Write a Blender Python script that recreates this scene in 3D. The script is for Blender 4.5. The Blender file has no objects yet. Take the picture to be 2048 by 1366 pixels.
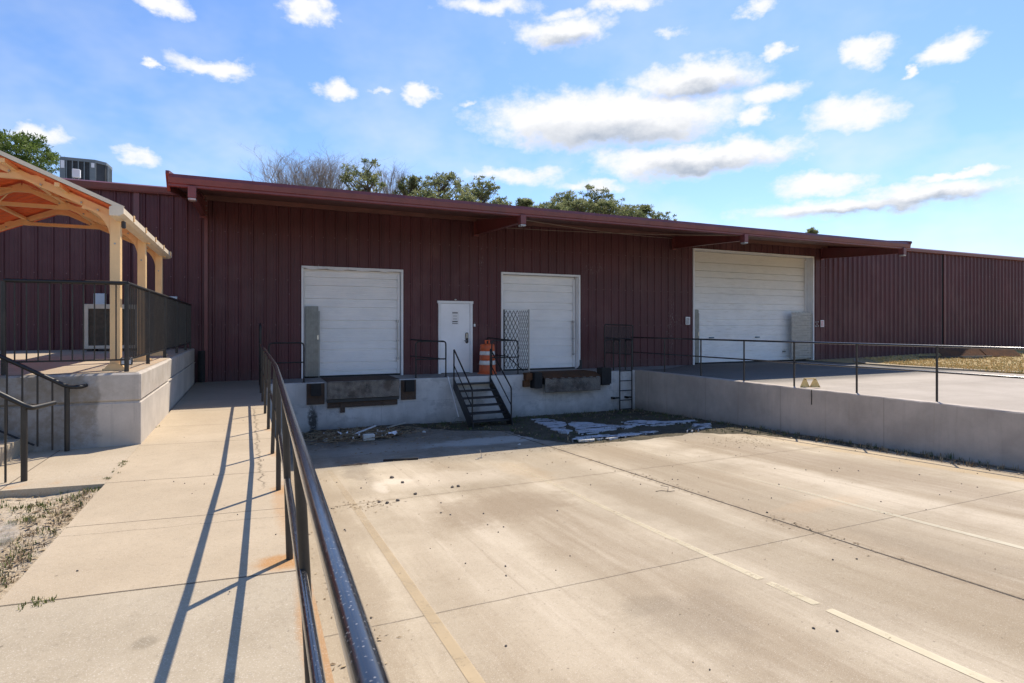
import bpy, math, random
from mathutils import Vector, Matrix
from math import radians as R, sin, cos, pi
random.seed(7)
S = bpy.context.scene
COL = S.collection

# ------------------------------------------------------------------ camera
cam_d = bpy.data.cameras.new('camera'); cam = bpy.data.objects.new('camera', cam_d); COL.objects.link(cam)
cam.location = (0, 0, 1.42); cam.rotation_euler = (R(90), 0, R(-24.4))
cam_d.sensor_width = 36; cam_d.lens = 1170/2048*36; cam_d.shift_y = -31/2048
cam_d.clip_start = .05; cam_d.clip_end = 3000
S.camera = cam

# ------------------------------------------------------------------ light
SUN = Vector((.51, .46, 1)).normalized()
EL = math.asin(SUN.z); AZ = math.atan2(SUN.x, SUN.y)
sd = bpy.data.lights.new('sun', 'SUN'); sd.energy = 4.2; sd.angle = R(.5); sd.color = (1, .90, .75)
sun = bpy.data.objects.new('sun', sd); COL.objects.link(sun)
sun.rotation_euler = SUN.to_track_quat('Z', 'Y').to_euler(); sun.location = (0, 0, 30)
S.view_settings.view_transform = 'Standard'; S.view_settings.look = 'None'
S.view_settings.gamma = 1; S.view_settings.use_curve_mapping = False; S.view_settings.exposure = 0.52

W = bpy.data.worlds.new('World'); S.world = W; W.use_nodes = True
nt = W.node_tree; N = nt.nodes; L = nt.links; N.clear()
SKY_STR = .15
def wn(t, **k):
    n = N.new(t)
    for a, b in k.items(): setattr(n, a, b)
    return n
def wm(op, a, b=None, clamp=False):
    n = N.new('ShaderNodeMath'); n.operation = op; n.use_clamp = clamp
    for i, v in enumerate((a, b)):
        if v is None: continue
        if isinstance(v, (int, float)): n.inputs[i].default_value = v
        else: L.new(v, n.inputs[i])
    return n.outputs[0]
def wv(op, a, b=None):
    n = N.new('ShaderNodeVectorMath'); n.operation = op
    for i, v in enumerate((a, b)):
        if v is None: continue
        if isinstance(v, tuple): n.inputs[i].default_value = v
        else: L.new(v, n.inputs[i])
    return n.outputs['Value'] if op == 'LENGTH' else n.outputs[0]
sky = wn('ShaderNodeTexSky', sky_type='NISHITA'); sky.sun_disc = False
sky.sun_elevation = EL; sky.sun_rotation = AZ; sky.air_density = 1.1; sky.dust_density = .35; sky.ozone_density = 2.6
tc = wn('ShaderNodeTexCoord'); sp = wn('ShaderNodeSeparateXYZ'); L.new(tc.outputs['Generated'], sp.inputs[0])
az = wm('MULTIPLY', wm('ARCTAN2', sp.outputs[0], sp.outputs[1]), 180/pi)
el = wm('MULTIPLY', wm('ARCSINE', sp.outputs[2]), 180/pi)
cb = wn('ShaderNodeCombineXYZ'); L.new(az, cb.inputs[0]); L.new(el, cb.inputs[1])
def wnoise(scale, detail, rough, off=(0, 0, 0), sq=1.7):
    m = wv('ADD', wv('MULTIPLY', cb.outputs[0], (1, sq, 1)), off)
    n = wn('ShaderNodeTexNoise'); n.inputs['Scale'].default_value = scale; n.inputs['Detail'].default_value = detail
    n.inputs['Roughness'].default_value = rough; L.new(m, n.inputs['Vector']); return n
n1 = wnoise(.22, 6, .62); n2 = wnoise(.6, 9, .62, (31, 7, 3), 1.35); n3 = wnoise(.08, 4, .6, (5, 9, 1))
warp = wv('MULTIPLY', wv('SUBTRACT', n1.outputs['Color'], (.5, .5, .5)), (5.5, 3.2, 0))
P = wv('ADD', cb.outputs[0], warp)
# clouds: direction (azimuth, elevation) in degrees, half sizes, weight
CL = [(-6.27, 25.09, 2.17, 0.86, 1), (5.13, 26.83, 2.18, 1.03, 1), (22.49, 28.67, 4.64, 0.83, 0.8), (29.58, 26.55, 4.6, 1.25, 1), (39.51, 26.03, 1.6, 0.57, 0.6), (46.96, 26.8, 1.46, 0.65, 0.8), (48.81, 23.44, 1.22, 0.56, 0.9), (55.15, 21.89, 1.81, 1.16, 1), (61.38, 20.82, 1.88, 1.09, 1), (58.8, 20.03, 0.6, 0.36, 0.9), (-2.52, 21.39, 3.31, 0.76, 0.9), (-6.99, 20.92, 0.89, 0.33, 0.8), (7.79, 21.22, 2.16, 0.9, 1), (15.46, 21.52, 1.82, 0.92, 1), (11.92, 21.29, 1.03, 0.5, 0.7), (20.29, 20.86, 0.88, 0.34, 0.6), (33.67, 19.16, 11.97, 2.51, 1.24), (41.77, 15.24, 9.1, 1.47, 1.19), (41.77, 22.07, 6.23, 1.61, 1), (47.79, 19.92, 2.89, 0.99, 0.95), (54.78, 17.59, 3.64, 1.61, 0.9), (46.54, 18.27, 1.34, 0.82, 0.9), (24.69, 14.47, 5.61, 0.83, 0.7), (31.99, 13.53, 4.08, 0.64, 0.7), (52.17, 11.96, 3.64, 0.94, 0.95), (59.62, 10.56, 5.89, 1.06, 0.95), (61.85, 11.77, 3.71, 0.46, 0.95), (-14.65, 14.16, 2.51, 1.0, 0.85), (-8.4, 13.8, 1.9, 0.7, 0.75), (54.42, 10.07, 9.18, 0.83, 0.95), (34.86, 28.28, 3.78, 0.75, 0.9), (29.09, 27.92, 2.92, 0.69, 0.7)]
acc = None; accb = None
for (a, e, w, h, k) in CL:
    d = wv('MULTIPLY', wv('SUBTRACT', P, (a, e, 0)), (1/(w*1.18), 1/(h*1.15), 0))
    v = wm('MULTIPLY', wm('SUBTRACT', 1.25, wv('LENGTH', d), True), k)
    acc = v if acc is None else wm('MAXIMUM', acc, v)
    if w > 4.5 and k > .8:
        d2 = wv('MULTIPLY', wv('SUBTRACT', P, (a+.6, e-h*.62, 0)), (1/(w*.85), 1/(h*.62), 0))
        v2 = wm('SUBTRACT', 1.1, wv('LENGTH', d2), True)
        accb = v2 if accb is None else wm('MAXIMUM', accb, v2)
den = wm('ADD', acc, wm('MULTIPLY', wm('SUBTRACT', n2.outputs[0], .5), .95))
mr = wn('ShaderNodeMapRange', interpolation_type='SMOOTHSTEP'); L.new(den, mr.inputs[0])
mr.inputs[1].default_value = .12; mr.inputs[2].default_value = .86
# thin veil low in the sky
veil = wm('MULTIPLY', wm('MULTIPLY', wm('SUBTRACT', n3.outputs[0], .42, True), 2.6, True), .75)
lowm = wn('ShaderNodeMapRange'); L.new(el, lowm.inputs[0]); lowm.inputs[1].default_value = 34; lowm.inputs[2].default_value = 6
veil = wm('MULTIPLY', veil, lowm.outputs[0])
mask = wm('MAXIMUM', mr.outputs[0], veil)
up = wn('ShaderNodeMapRange'); L.new(el, up.inputs[0]); up.inputs[1].default_value = 0; up.inputs[2].default_value = .6
mask = wm('MULTIPLY', mask, up.outputs[0])
shade = wm('MULTIPLY', accb, wm('ADD', n2.outputs[0], .45), True)
cc = wn('ShaderNodeMix', data_type='RGBA'); L.new(shade, cc.inputs[0])
cc.inputs[6].default_value = (.70, .705, .72, 1); cc.inputs[7].default_value = (.34, .385, .46, 1)
hs = wn('ShaderNodeHueSaturation'); hs.inputs['Saturation'].default_value = 1.08; L.new(sky.outputs[0], hs.inputs['Color'])
tint = wn('ShaderNodeMix', data_type='RGBA', blend_type='MULTIPLY'); tint.inputs[0].default_value = 1
L.new(hs.outputs[0], tint.inputs[6]); tint.inputs[7].default_value = (SKY_STR*.66, SKY_STR*.72, SKY_STR*.86, 1)
mx = wn('ShaderNodeMix', data_type='RGBA'); L.new(mask, mx.inputs[0]); L.new(tint.outputs[2], mx.inputs[6]); L.new(cc.outputs[2], mx.inputs[7])
bg = wn('ShaderNodeBackground'); L.new(mx.outputs[2], bg.inputs[0]); bg.inputs[1].default_value = 1
ow = wn('ShaderNodeOutputWorld'); L.new(bg.outputs[0], ow.inputs[0])

# ------------------------------------------------------------------ helpers
class MB:
    def __init__(s): s.v = []; s.f = []; s.sm = []
    def solid(s, vs, fs, smooth=False):  # closed convex piece: every face wound outwards
        vs = [Vector(v) for v in vs]; c = sum(vs, Vector())/len(vs); out = []
        for f in fs:
            n = (vs[f[1]]-vs[f[0]]).cross(vs[f[2]]-vs[f[0]]); m_ = sum((vs[i] for i in f), Vector())/len(f)
            out.append(list(f) if n.dot(m_-c) > 0 else list(f)[::-1])
        return s.add(vs, out, smooth)
    def vol(s, vs, fs, smooth=False):  # evenly wound piece: flip all if inside out
        vs = [Vector(v) for v in vs]; c = vs[0]; t = 0
        for f in fs:
            for i in range(1, len(f)-1): t += (vs[f[0]]-c).dot((vs[f[i]]-c).cross(vs[f[i+1]]-c))
        return s.add(vs, [list(f)[::-1] for f in fs] if t < 0 else fs, smooth)
    def add(s, vs, fs, smooth=False):
        o = len(s.v); s.v += [tuple(v) for v in vs]
        for f in fs: s.f.append([o+i for i in f]); s.sm.append(smooth)
        return s
    def box(s, x0, x1, y0, y1, z0, z1):
        vs = [(x, y, z) for z in (z0, z1) for y in (y0, y1) for x in (x0, x1)]
        return s.solid(vs, [(0, 2, 3, 1), (4, 5, 7, 6), (0, 1, 5, 4), (2, 6, 7, 3), (0, 4, 6, 2), (1, 3, 7, 5)])
    def bbox(s, x0, x1, y0, y1, z0, z1, b=.01):  # chamfered box
        xs = (x0, x1); ys = (y0, y1); zs = (z0, z1); vs = []; idx = {}
        for i in (0, 1):
            for j in (0, 1):
                for k in (0, 1):
                    sx, sy, sz = (1-2*i), (1-2*j), (1-2*k)
                    for a in range(3):
                        p = [xs[i]+sx*b, ys[j]+sy*b, zs[k]+sz*b]
                        p[a] = (xs[i], ys[j], zs[k])[a]
                        idx[(i, j, k, a)] = len(vs); vs.append(p)
        fs = []
        for a in range(3):
            b1, b2 = (a+1) % 3, (a+2) % 3
            for side in (0, 1):
                q = []
                for (m, n) in ((0, 0), (1, 0), (1, 1), (0, 1)):
                    t = [0, 0, 0]; t[a] = side; t[b1] = m; t[b2] = n; q.append(idx[(*t, a)])
                fs.append(q if side else q[::-1])
        for a in range(3):
            b1, b2 = (a+1) % 3, (a+2) % 3
            for m in (0, 1):
                for n in (0, 1):
                    t0 = [0, 0, 0]; t1 = [0, 0, 0]; t1[a] = 1
                    for t in (t0, t1): t[b1] = m; t[b2] = n
                    q = [idx[(*t0, b1)], idx[(*t1, b1)], idx[(*t1, b2)], idx[(*t0, b2)]]
                    fs.append(q if m != n else q[::-1])
        for i in (0, 1):
            for j in (0, 1):
                for k in (0, 1): 
                    q = [idx[(i, j, k, a)] for a in range(3)]
                    fs.append(q if (i+j+k) % 2 else q[::-1])
        return s.solid(vs, fs)
    def tube(s, pts, r, n=10, cap=True, bend=0, r1=None, close=False):
        pts = [Vector(p) for p in pts]
        if bend:
            q = [pts[0]]
            for i in range(1, len(pts)-1):
                a, b, c = pts[i-1], pts[i], pts[i+1]
                u = (a-b); w = (c-b); bb = min(bend, u.length*.49, w.length*.49)
                u.normalize(); w.normalize()
                for t in (0, .2, .4, .6, .8, 1):
                    q.append((1-t)**2*(b+u*bb)+2*t*(1-t)*b+t*t*(b+w*bb))
            q.append(pts[-1]); pts = q
        m = len(pts); rings = []; prev = None
        for i, p in enumerate(pts):
            d = (pts[min(i+1, m-1)]-pts[max(i-1, 0)]).normalized()
            if prev is None:
                ref = Vector((0, 0, 1)) if abs(d.z) < .9 else Vector((1, 0, 0))
                x = d.cross(ref).normalized()
            else:
                x = (prev-d*prev.dot(d)).normalized()
            prev = x; y = d.cross(x)
            rr = r if r1 is None else r+(r1-r)*i/(m-1)
            rings.append([p+(x*cos(2*pi*k/n)+y*sin(2*pi*k/n))*rr for k in range(n)])
        vs = [v for g in rings for v in g]; fs = []
        for i in range(m-1):
            for k in range(n):
                fs.append((i*n+k, i*n+(k+1) % n, (i+1)*n+(k+1) % n, (i+1)*n+k))
        s.vol(vs, fs, True)
        if cap: s.add(rings[0], [list(range(n))[::-1]]); s.add(rings[-1], [list(range(n))])
        return s
    def beam(s, a, b, w, h, up=(0, 0, 1)):  # rectangular bar from a to b, w across, h along up
        a = Vector(a); b = Vector(b); d = (b-a).normalized(); x = d.cross(Vector(up)).normalized(); y = x.cross(d)
        vs = [p+x*sx*w/2+y*sy*h/2 for p in (a, b) for sx, sy in ((-1, -1), (1, -1), (1, 1), (-1, 1))]
        return s.solid(vs, [(3, 2, 1, 0), (4, 5, 6, 7), (0, 1, 5, 4), (1, 2, 6, 5), (2, 3, 7, 6), (3, 0, 4, 7)])
    def prism(s, poly, a, b, axis='x'):  # poly of 2D points extruded from a to b along the axis
        def P(u, v, t): return {'x': (t, u, v), 'y': (u, t, v), 'z': (u, v, t)}[axis]
        n = len(poly); vs = [P(u, v, a) for u, v in poly]+[P(u, v, b) for u, v in poly]
        fs = [list(range(n))[::-1], [n+i for i in range(n)]]+[(i, (i+1) % n, n+(i+1) % n, n+i) for i in range(n)]
        return s.vol(vs, fs)
    def strip(s, lo, hi, a, b):  # plate in an xz plane between two curves, from y=a to y=b
        n = len(lo); vs = []
        for (p, q) in zip(lo, hi): vs += [(p[0], a, p[1]), (q[0], a, q[1]), (p[0], b, p[1]), (q[0], b, q[1])]
        fs = []
        for i in range(n-1):
            k = 4*i; fs += [(k, k+1, k+5, k+4), (k+2, k+6, k+7, k+3), (k+1, k+3, k+7, k+5), (k, k+4, k+6, k+2)]
        fs += [(0, 2, 3, 1), (4*n-4, 4*n-3, 4*n-1, 4*n-2)]
        return s.vol(vs, fs)
    def lathe(s, prof, c, n=24):
        vs = []; 
        for r, z in prof:
            for k in range(n): vs.append((c[0]+r*cos(2*pi*k/n), c[1]+r*sin(2*pi*k/n), c[2]+z))
        fs = [(i*n+k, i*n+(k+1) % n, (i+1)*n+(k+1) % n, (i+1)*n+k) for i in range(len(prof)-1) for k in range(n)]
        s.add(vs, fs, True)
        s.add([vs[k] for k in range(n)], [list(range(n))[::-1]]); s.add([vs[-n+k] for k in range(n)], [list(range(n))])
        return s
    def lump(s, c, r, seed=0, flat=.7, n=1):  # small angular stone
        rnd = random.Random(seed); t = (1+5**.5)/2
        V = [(-1, t, 0), (1, t, 0), (-1, -t, 0), (1, -t, 0), (0, -1, t), (0, 1, t), (0, -1, -t), (0, 1, -t), (t, 0, -1), (t, 0, 1), (-t, 0, -1), (-t, 0, 1)]
        F = [(0, 11, 5), (0, 5, 1), (0, 1, 7), (0, 7, 10), (0, 10, 11), (1, 5, 9), (5, 11, 4), (11, 10, 2), (10, 7, 6), (7, 1, 8), (3, 9, 4), (3, 4, 2), (3, 2, 6), (3, 6, 8), (3, 8, 9), (4, 9, 5), (2, 4, 11), (6, 2, 10), (8, 6, 7), (9, 8, 1)]
        rz = Matrix.Rotation(rnd.random()*6, 3, 'Z')
        vs = []
        for v in V:
            q = Vector(v).normalized()*r*rnd.uniform(.65, 1.25); q.z *= flat; q = rz @ q; vs.append((c[0]+q.x, c[1]+q.y, c[2]+q.z))
        return s.add(vs, F)

BASE = {}
def tag(o, label=None, cat=None, group=None, kind=None):
    if label: o['label'] = label
    if cat: o['category'] = cat
    if group: o['group'] = group
    if kind: o['kind'] = kind
    return o
def thing(name, loc, label, cat, group=None):
    o = bpy.data.objects.new(name, None); COL.objects.link(o); o.location = loc; o.empty_display_size = .2
    BASE[o.name] = Vector(loc); return tag(o, label, cat, group)
def obj(name, mb, mat, parent=None, loc=None):
    base = BASE[parent.name] if parent is not None else Vector(loc or (0, 0, 0))
    me = bpy.data.meshes.new(name)
    me.from_pydata([(v[0]-base.x, v[1]-base.y, v[2]-base.z) for v in mb.v], [], mb.f)
    me.polygons.foreach_set('use_smooth', mb.sm); me.update()
    for m in (mat if isinstance(mat, (list, tuple)) else [mat]): me.materials.append(m)
    o = bpy.data.objects.new(name, me); COL.objects.link(o)
    if parent is not None: o.parent = parent
    else: o.location = base
    BASE[o.name] = base
    return o
def struct(name, mb, mat, label=None):
    return tag(obj(name, mb, mat), label, None, None, 'structure')

# ------------------------------------------------------------------ materials
class NM:
    """small node-graph helper"""
    def __init__(s, name):
        s.m = bpy.data.materials.new(name); s.m.use_nodes = True; s.t = s.m.node_tree; s.N = s.t.nodes; s.L = s.t.links
        s.b = s.N['Principled BSDF']; s.out = s.N['Material Output']
        s.tc = s.N.new('ShaderNodeNewGeometry'); s.co = s.tc.outputs['Position']
    def put(s, sock, v):
        if isinstance(v, (int, float)): sock.default_value = v
        elif isinstance(v, tuple): sock.default_value = v if len(v) == 4 or sock.type == 'VECTOR' else (*v, 1)
        else: s.L.new(v, sock)
    def math(s, op, a, b=0, clamp=False):
        n = s.N.new('ShaderNodeMath'); n.operation = op; n.use_clamp = clamp; s.put(n.inputs[0], a); s.put(n.inputs[1], b); return n.outputs[0]
    def xyz(s, co=None):
        n = s.N.new('ShaderNodeSeparateXYZ'); s.L.new(co or s.co, n.inputs[0]); return n.outputs
    def map(s, scale, off=(0, 0, 0), co=None):
        n = s.N.new('ShaderNodeMapping'); s.L.new(co or s.co, n.inputs[0]); n.inputs[3].default_value = scale; n.inputs[1].default_value = off; return n.outputs[0]
    def noise(s, scale, detail=4, rough=.6, co=None, dist=0):
        n = s.N.new('ShaderNodeTexNoise'); s.L.new(co or s.co, n.inputs['Vector']); n.inputs['Scale'].default_value = scale
        n.inputs['Detail'].default_value = detail; n.inputs['Roughness'].default_value = rough; n.inputs['Distortion'].default_value = dist
        return n.outputs[0]
    def vor(s, scale, co=None, feature='F1', out='Distance'):
        n = s.N.new('ShaderNodeTexVoronoi'); n.feature = feature; s.L.new(co or s.co, n.inputs['Vector']); n.inputs['Scale'].default_value = scale; return n.outputs[out]
    def rng(s, v, a, b, c=0, d=1, smooth=True):
        n = s.N.new('ShaderNodeMapRange'); n.interpolation_type = 'SMOOTHSTEP' if smooth else 'LINEAR'
        s.put(n.inputs[0], v)
        for i, x in enumerate((a, b, c, d)): n.inputs[i+1].default_value = x
        return n.outputs[0]
    def mix(s, f, a, b, mode='MIX'):
        n = s.N.new('ShaderNodeMix'); n.data_type = 'RGBA'; n.blend_type = mode; s.put(n.inputs[0], f); s.put(n.inputs[6], a); s.put(n.inputs[7], b); return n.outputs[2]
    def bump(s, h, strength=.3, dist=.01):
        n = s.N.new('ShaderNodeBump'); n.inputs['Strength'].default_value = strength; n.inputs['Distance'].default_value = dist
        s.L.new(h, n.inputs['Height']); s.L.new(n.outputs[0], s.b.inputs['Normal'])
    def line(s, coord, pos, w, wob=None):
        v = s.math('ABSOLUTE', s.math('SUBTRACT', coord, pos))
        return s.rng(v, w*.4, w, 1, 0)
    def spot(s, x, y, cx, cy, rx, ry, nz=None, amp=.6):
        a = s.math('DIVIDE', s.math('SUBTRACT', x, cx), rx); b = s.math('DIVIDE', s.math('SUBTRACT', y, cy), ry)
        d = s.math('SQRT', s.math('ADD', s.math('MULTIPLY', a, a), s.math('MULTIPLY', b, b)))
        if nz is not None: d = s.math('ADD', d, s.math('MULTIPLY', s.math('SUBTRACT', nz, .5), amp*2))
        return s.rng(d, .45, 1.1, 1, 0)
    def fin(s, col, rough=.7, metal=0, spec=None):
        s.put(s.b.inputs['Base Color'], col); s.put(s.b.inputs['Roughness'], rough); s.put(s.b.inputs['Metallic'], metal)
        if spec is not None: s.b.inputs['Specular IOR Level'].default_value = spec
        return s.m
def paint(name, c, rough=.5, var=.12, metal=0, scale=6, bump=.0, dirt=None, spec=None):
    g = NM(name); n = g.noise(scale, 5, .65); f = g.rng(n, .3, .7)
    c2 = tuple(x*(1-var) for x in c); c1 = tuple(min(1, x*(1+var)) for x in c)
    col = g.mix(f, c2, c1)
    if dirt:
        col = g.mix(g.math('MULTIPLY', g.rng(g.noise(scale*.35, 6, .7, g.map((1, 1, .35))), .5, .72), dirt[1]), col, dirt[0])
    if bump: g.bump(g.noise(scale*18, 3, .6), bump, .004)
    return g.fin(col, g.math('ADD', rough-.06, g.math('MULTIPLY', n, .12)), metal, spec)

# red profiled sheet paint, weathered
def red_paint(name, c, streaks=True, flakes=()):
    g = NM(name); x, y, z = g.xyz()
    a = g.noise(1.1, 5, .6); b = g.noise(2.2, 5, .7, g.map((9, 9, .25)))
    col = g.mix(g.rng(a, .3, .7), tuple(v*.86 for v in c), tuple(v*1.12 for v in c))
    col = g.mix(g.math('MULTIPLY', g.rng(b, .45, .75), .35), col, (c[0]*1.15, c[1]*1.5, c[2]*1.4))
    pn = g.N.new('ShaderNodeTexWhiteNoise'); pn.noise_dimensions = '1D'; g.L.new(g.math('FLOOR', g.math('DIVIDE', g.math('ADD', x, .02), .9075)), pn.inputs['W'])
    col = g.mix(g.math('MULTIPLY', pn.outputs[0], .42), col, tuple(v*.62 for v in c))
    gr = g.noise(5, 6, .75, g.map((6, 6, .22), (3, 0, 0))); col = g.mix(g.math('MULTIPLY', g.rng(gr, .5, .72), .4), col, (.055, .03, .03))
    fd = g.noise(.8, 4, .6, g.map((1, 1, .6), (9, 0, 4))); col = g.mix(g.math('MULTIPLY', g.rng(fd, .5, .7), .25), col, (.20, .10, .095))
    dust = g.math('MULTIPLY', g.rng(g.math('ADD', z, g.math('MULTIPLY', g.noise(3, 5, .7), .5)), .75, .15), .35)
    col = g.mix(dust, col, (.10, .075, .07))
    fxm = g.math('ABSOLUTE', g.math('SUBTRACT', g.math('MODULO', g.math('ADD', x, 30.25+.05), .3025), .15)); scr = None
    for zs_ in (.25, 1.45, 2.65, 3.85):
        l = g.math('LESS_THAN', g.math('ABSOLUTE', g.math('SUBTRACT', z, zs_)), .011); scr = l if scr is None else g.math('MAXIMUM', scr, l)
    col = g.mix(g.math('MULTIPLY', g.math('MULTIPLY', scr, g.math('LESS_THAN', fxm, .011)), .6), col, (.3, .2, .19))
    spk = g.math('LESS_THAN', g.vor(2.1), .018)
    col = g.mix(g.math('MULTIPLY', spk, .8), col, (.45, .4, .38))
    for (fx, zz0, zz1, w) in flakes:
        m = g.math('MULTIPLY', g.spot(x, z, fx, (zz0+zz1)/2, w, (zz1-zz0)/2), g.math('GREATER_THAN', g.noise(6, 6, .8, g.map((7, 7, 1))), .60))
        col = g.mix(g.math('MULTIPLY', m, .6), col, (.42, .36, .34))
    g.bump(g.math('ADD', g.noise(1.6, 3, .5, g.map((3, 1, .8))), g.math('MULTIPLY', g.noise(90, 2, .5), .03)), .45, .03)
    return g.fin(col, g.math('ADD', .38, g.math('MULTIPLY', a, .22)), 0, .35)
RED = (.098, .031, .037)
M = {}
M['red'] = red_paint('red_sheet_metal', RED, flakes=((13.85, .1, 2.9, .22), (6.55, 2.7, 4.3, .1), (14.05, 1.2, 1.9, .4), (10.6, 3.1, 3.6, .5)))
M['red_trim'] = paint('red_trim_paint', (.17, .05, .05), .36, .12, 0, 2.5, dirt=((.1, .07, .07), .4))
M['soffit'] = paint('soffit_paint', (.16, .075, .065), .55, .15, 0, 2)
M['roof'] = paint('roof_sheet', (.35, .33, .32), .5, .15)

def door_white(name, dirt=.35, seed=0, warm=True):
    g = NM(name); x, y, z = g.xyz()
    a = g.noise(1.3, 6, .65, g.map((1, 1, 1.6), (seed, 0, 0))); b = g.noise(3, 5, .7, g.map((.6, 1, 6), (seed, 2, 0)))
    col = g.mix(g.rng(a, .3, .7), (.80, .81, .82), (.89, .89, .89))
    col = g.mix(g.math('MULTIPLY', g.rng(b, .5, .8), dirt*.8), col, (.52, .50, .46))
    top = g.rng(z, 1.6, 4.2)
    sp_ = g.math('GREATER_THAN', g.noise(9, 6, .8), .66)
    col = g.mix(g.math('MULTIPLY', g.math('MULTIPLY', sp_, top), dirt), col, (.33, .29, .22))
    col = g.mix(g.math('MULTIPLY', top, dirt*.7), col, (.60, .53, .42))  # warm ground bounce painted into the upper sheet, stronger with dirt
    sc = g.math('MULTIPLY', g.rng(g.noise(5, 7, .8, g.map((1, 1, 3), (seed, 5, 0))), .6, .66), g.rng(z, 1.5, .2)); col = g.mix(g.math('MULTIPLY', sc, .35), col, (.30, .29, .27))
    g.bump(g.noise(2.5, 3, .5, g.map((1, 1, 3))), .5, .03)
    return g.fin(col, .42)
M['door1'] = door_white('white_door_sheet', .14, 3); M['door3'] = door_white('white_weathered_door_sheet', .95, 11)
M['white'] = paint('white_trim_paint', (.78, .79, .8), .4, .05, 0, 3, dirt=((.5, .47, .42), .35))
M['doorwhite'] = paint('white_steel_door_paint', (.85, .86, .88), .38, .04, 0, 2)

def black_pipe(name, c=(.008, .008, .009), speck=True, rough=.07):
    g = NM(name)
    n = g.noise(60, 3, .6); sp_ = g.rng(g.vor(120), .08, .30, 1, 0)
    msk = g.math('MULTIPLY', sp_, g.rng(g.noise(30, 3, .7), .30, .5))
    col = g.mix(g.rng(g.noise(5, 5, .7), .35, .7), c, tuple(v*1.9 for v in c))
    if speck: col = g.mix(g.math('MULTIPLY', msk, .6), col, (.36, .34, .32))  # pale dots paint sun glints into the pipe colour
    g.bump(g.math('ADD', n, g.math('MULTIPLY', msk, .6)), .06, .002)
    if speck: g.b.inputs['Coat Weight'].default_value = 1; g.b.inputs['Coat Roughness'].default_value = .2; g.b.inputs['Coat IOR'].default_value = 1.55
    return g.fin(col, g.math('ADD', rough, g.math('MULTIPLY', n, .25)))
M['pipe'] = black_pipe('black_glinting_pipe_paint'); M['post'] = black_pipe('black_post_paint', (.020, .017, .014), False, .35)
M['iron'] = black_pipe('black_iron_paint', (.009, .009, .009), False, .35)
M['stairiron'] = paint('black_stair_steel', (.022, .025, .028), .5, .3, 0, 5, .2, dirt=((.09, .085, .08), .5))

def concrete_wall(name, c=(.36, .35, .34), streak=.5, stain=None):
    g = NM(name); x, y, z = g.xyz()
    a = g.noise(.9, 7, .65); b = g.noise(2.4, 6, .7, g.map((2.2, 2.2, .35))); s_ = g.noise(45, 4, .7)
    col = g.mix(g.rng(a, .3, .72), tuple(v*.78 for v in c), tuple(v*1.1 for v in c))
    col = g.mix(g.math('MULTIPLY', g.rng(b, .5, .76), streak), col, tuple(v*.55 for v in c))
    col = g.mix(g.math('MULTIPLY', g.rng(s_, .58, .72), .3), col, tuple(v*.5 for v in c))
    ro = g.noise(4, 7, .75, g.map((3, 3, .18), (2, 8, 0))); col = g.mix(g.math('MULTIPLY', g.rng(ro, .53, .68), streak+.1), col, tuple(v*.6 for v in c))
    ch = g.rng(g.noise(5, 8, .8), .64, .68); col = g.mix(g.math('MULTIPLY', ch, .35), col, tuple(min(.8, v*1.4) for v in c))
    if stain: col = stain(g, x, y, z, col)
    g.bump(g.math('ADD', g.math('MULTIPLY', a, .6), g.math('ADD', g.math('MULTIPLY', s_, .25), g.math('MULTIPLY', g.noise(220, 2, .5), .1))), .45, .012)
    return g.fin(col, .85, 0, .3)
def dock_stain(g, x, y, z, col):
    # painted pale grey with darker foot, peeled drip near the first leveller
    foot = g.rng(g.math('ADD', z, g.math('MULTIPLY', g.noise(2.5, 6, .7), .55)), -.55, -1.05)
    col = g.mix(g.math('MULTIPLY', foot, .55), col, (.13, .13, .11))
    d = g.math('MULTIPLY', g.spot(x, z, 1.52, -.95, .13, .5, g.noise(7, 5, .7), .7), g.rng(g.noise(11, 5, .75), .36, .5))
    col = g.mix(g.math('MULTIPLY', d, .92), col, (.035, .033, .03))
    pa = g.math('MULTIPLY', g.rng(g.noise(1.4, 7, .75, g.map((1, 1, 1.4), (4, 0, 0))), .53, .6), .35)
    col = g.mix(pa, col, (.24, .245, .25))
    fl = g.math('MAXIMUM', g.line(g.math('MODULO', g.math('ADD', x, .4), 2.44), 1.2, .012), g.line(z, -.62, .008)); return g.mix(g.math('MULTIPLY', fl, .3), col, (.2, .2, .2))
M['dock'] = concrete_wall('painted_dock_concrete', (.60, .59, .57), .28, dock_stain)
def rw_stain(g, x, y, z, col):
    lines = g.math('MULTIPLY', g.rng(g.noise(3.5, 4, .6, g.map((.1, 2.2, .05))), .6, .68), .22)
    col = g.mix(lines, col, (.30, .22, .16))
    ft = g.rng(g.math('ADD', z, g.math('MULTIPLY', g.noise(2.2, 5, .7), .3)), -.7, -1.1)
    fl = g.line(g.math('MODULO', g.math('ADD', y, 30.3), 2.44), 1.2, .016); col = g.mix(g.math('MULTIPLY', fl, .35), col, (.2, .17, .14))
    return g.mix(g.math('MULTIPLY', ft, .45), col, (.11, .10, .085))
M['retwall'] = concrete_wall('retaining_wall_concrete', (.50, .435, .37), .18, rw_stain)
def plat_stain(g, x, y, z, col):
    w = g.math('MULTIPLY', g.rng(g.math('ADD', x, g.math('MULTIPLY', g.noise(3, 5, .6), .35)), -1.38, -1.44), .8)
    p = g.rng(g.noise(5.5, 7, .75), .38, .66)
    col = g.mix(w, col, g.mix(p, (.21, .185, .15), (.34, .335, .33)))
    br = g.math('MULTIPLY', g.rng(z, .46, .62), .35)
    return g.mix(g.math('MULTIPLY', br, g.rng(g.noise(2.5, 6, .7), .4, .65)), col, (.27, .22, .15))
M['platwall'] = concrete_wall('platform_concrete', (.56, .50, .43), .25, plat_stain)

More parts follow.
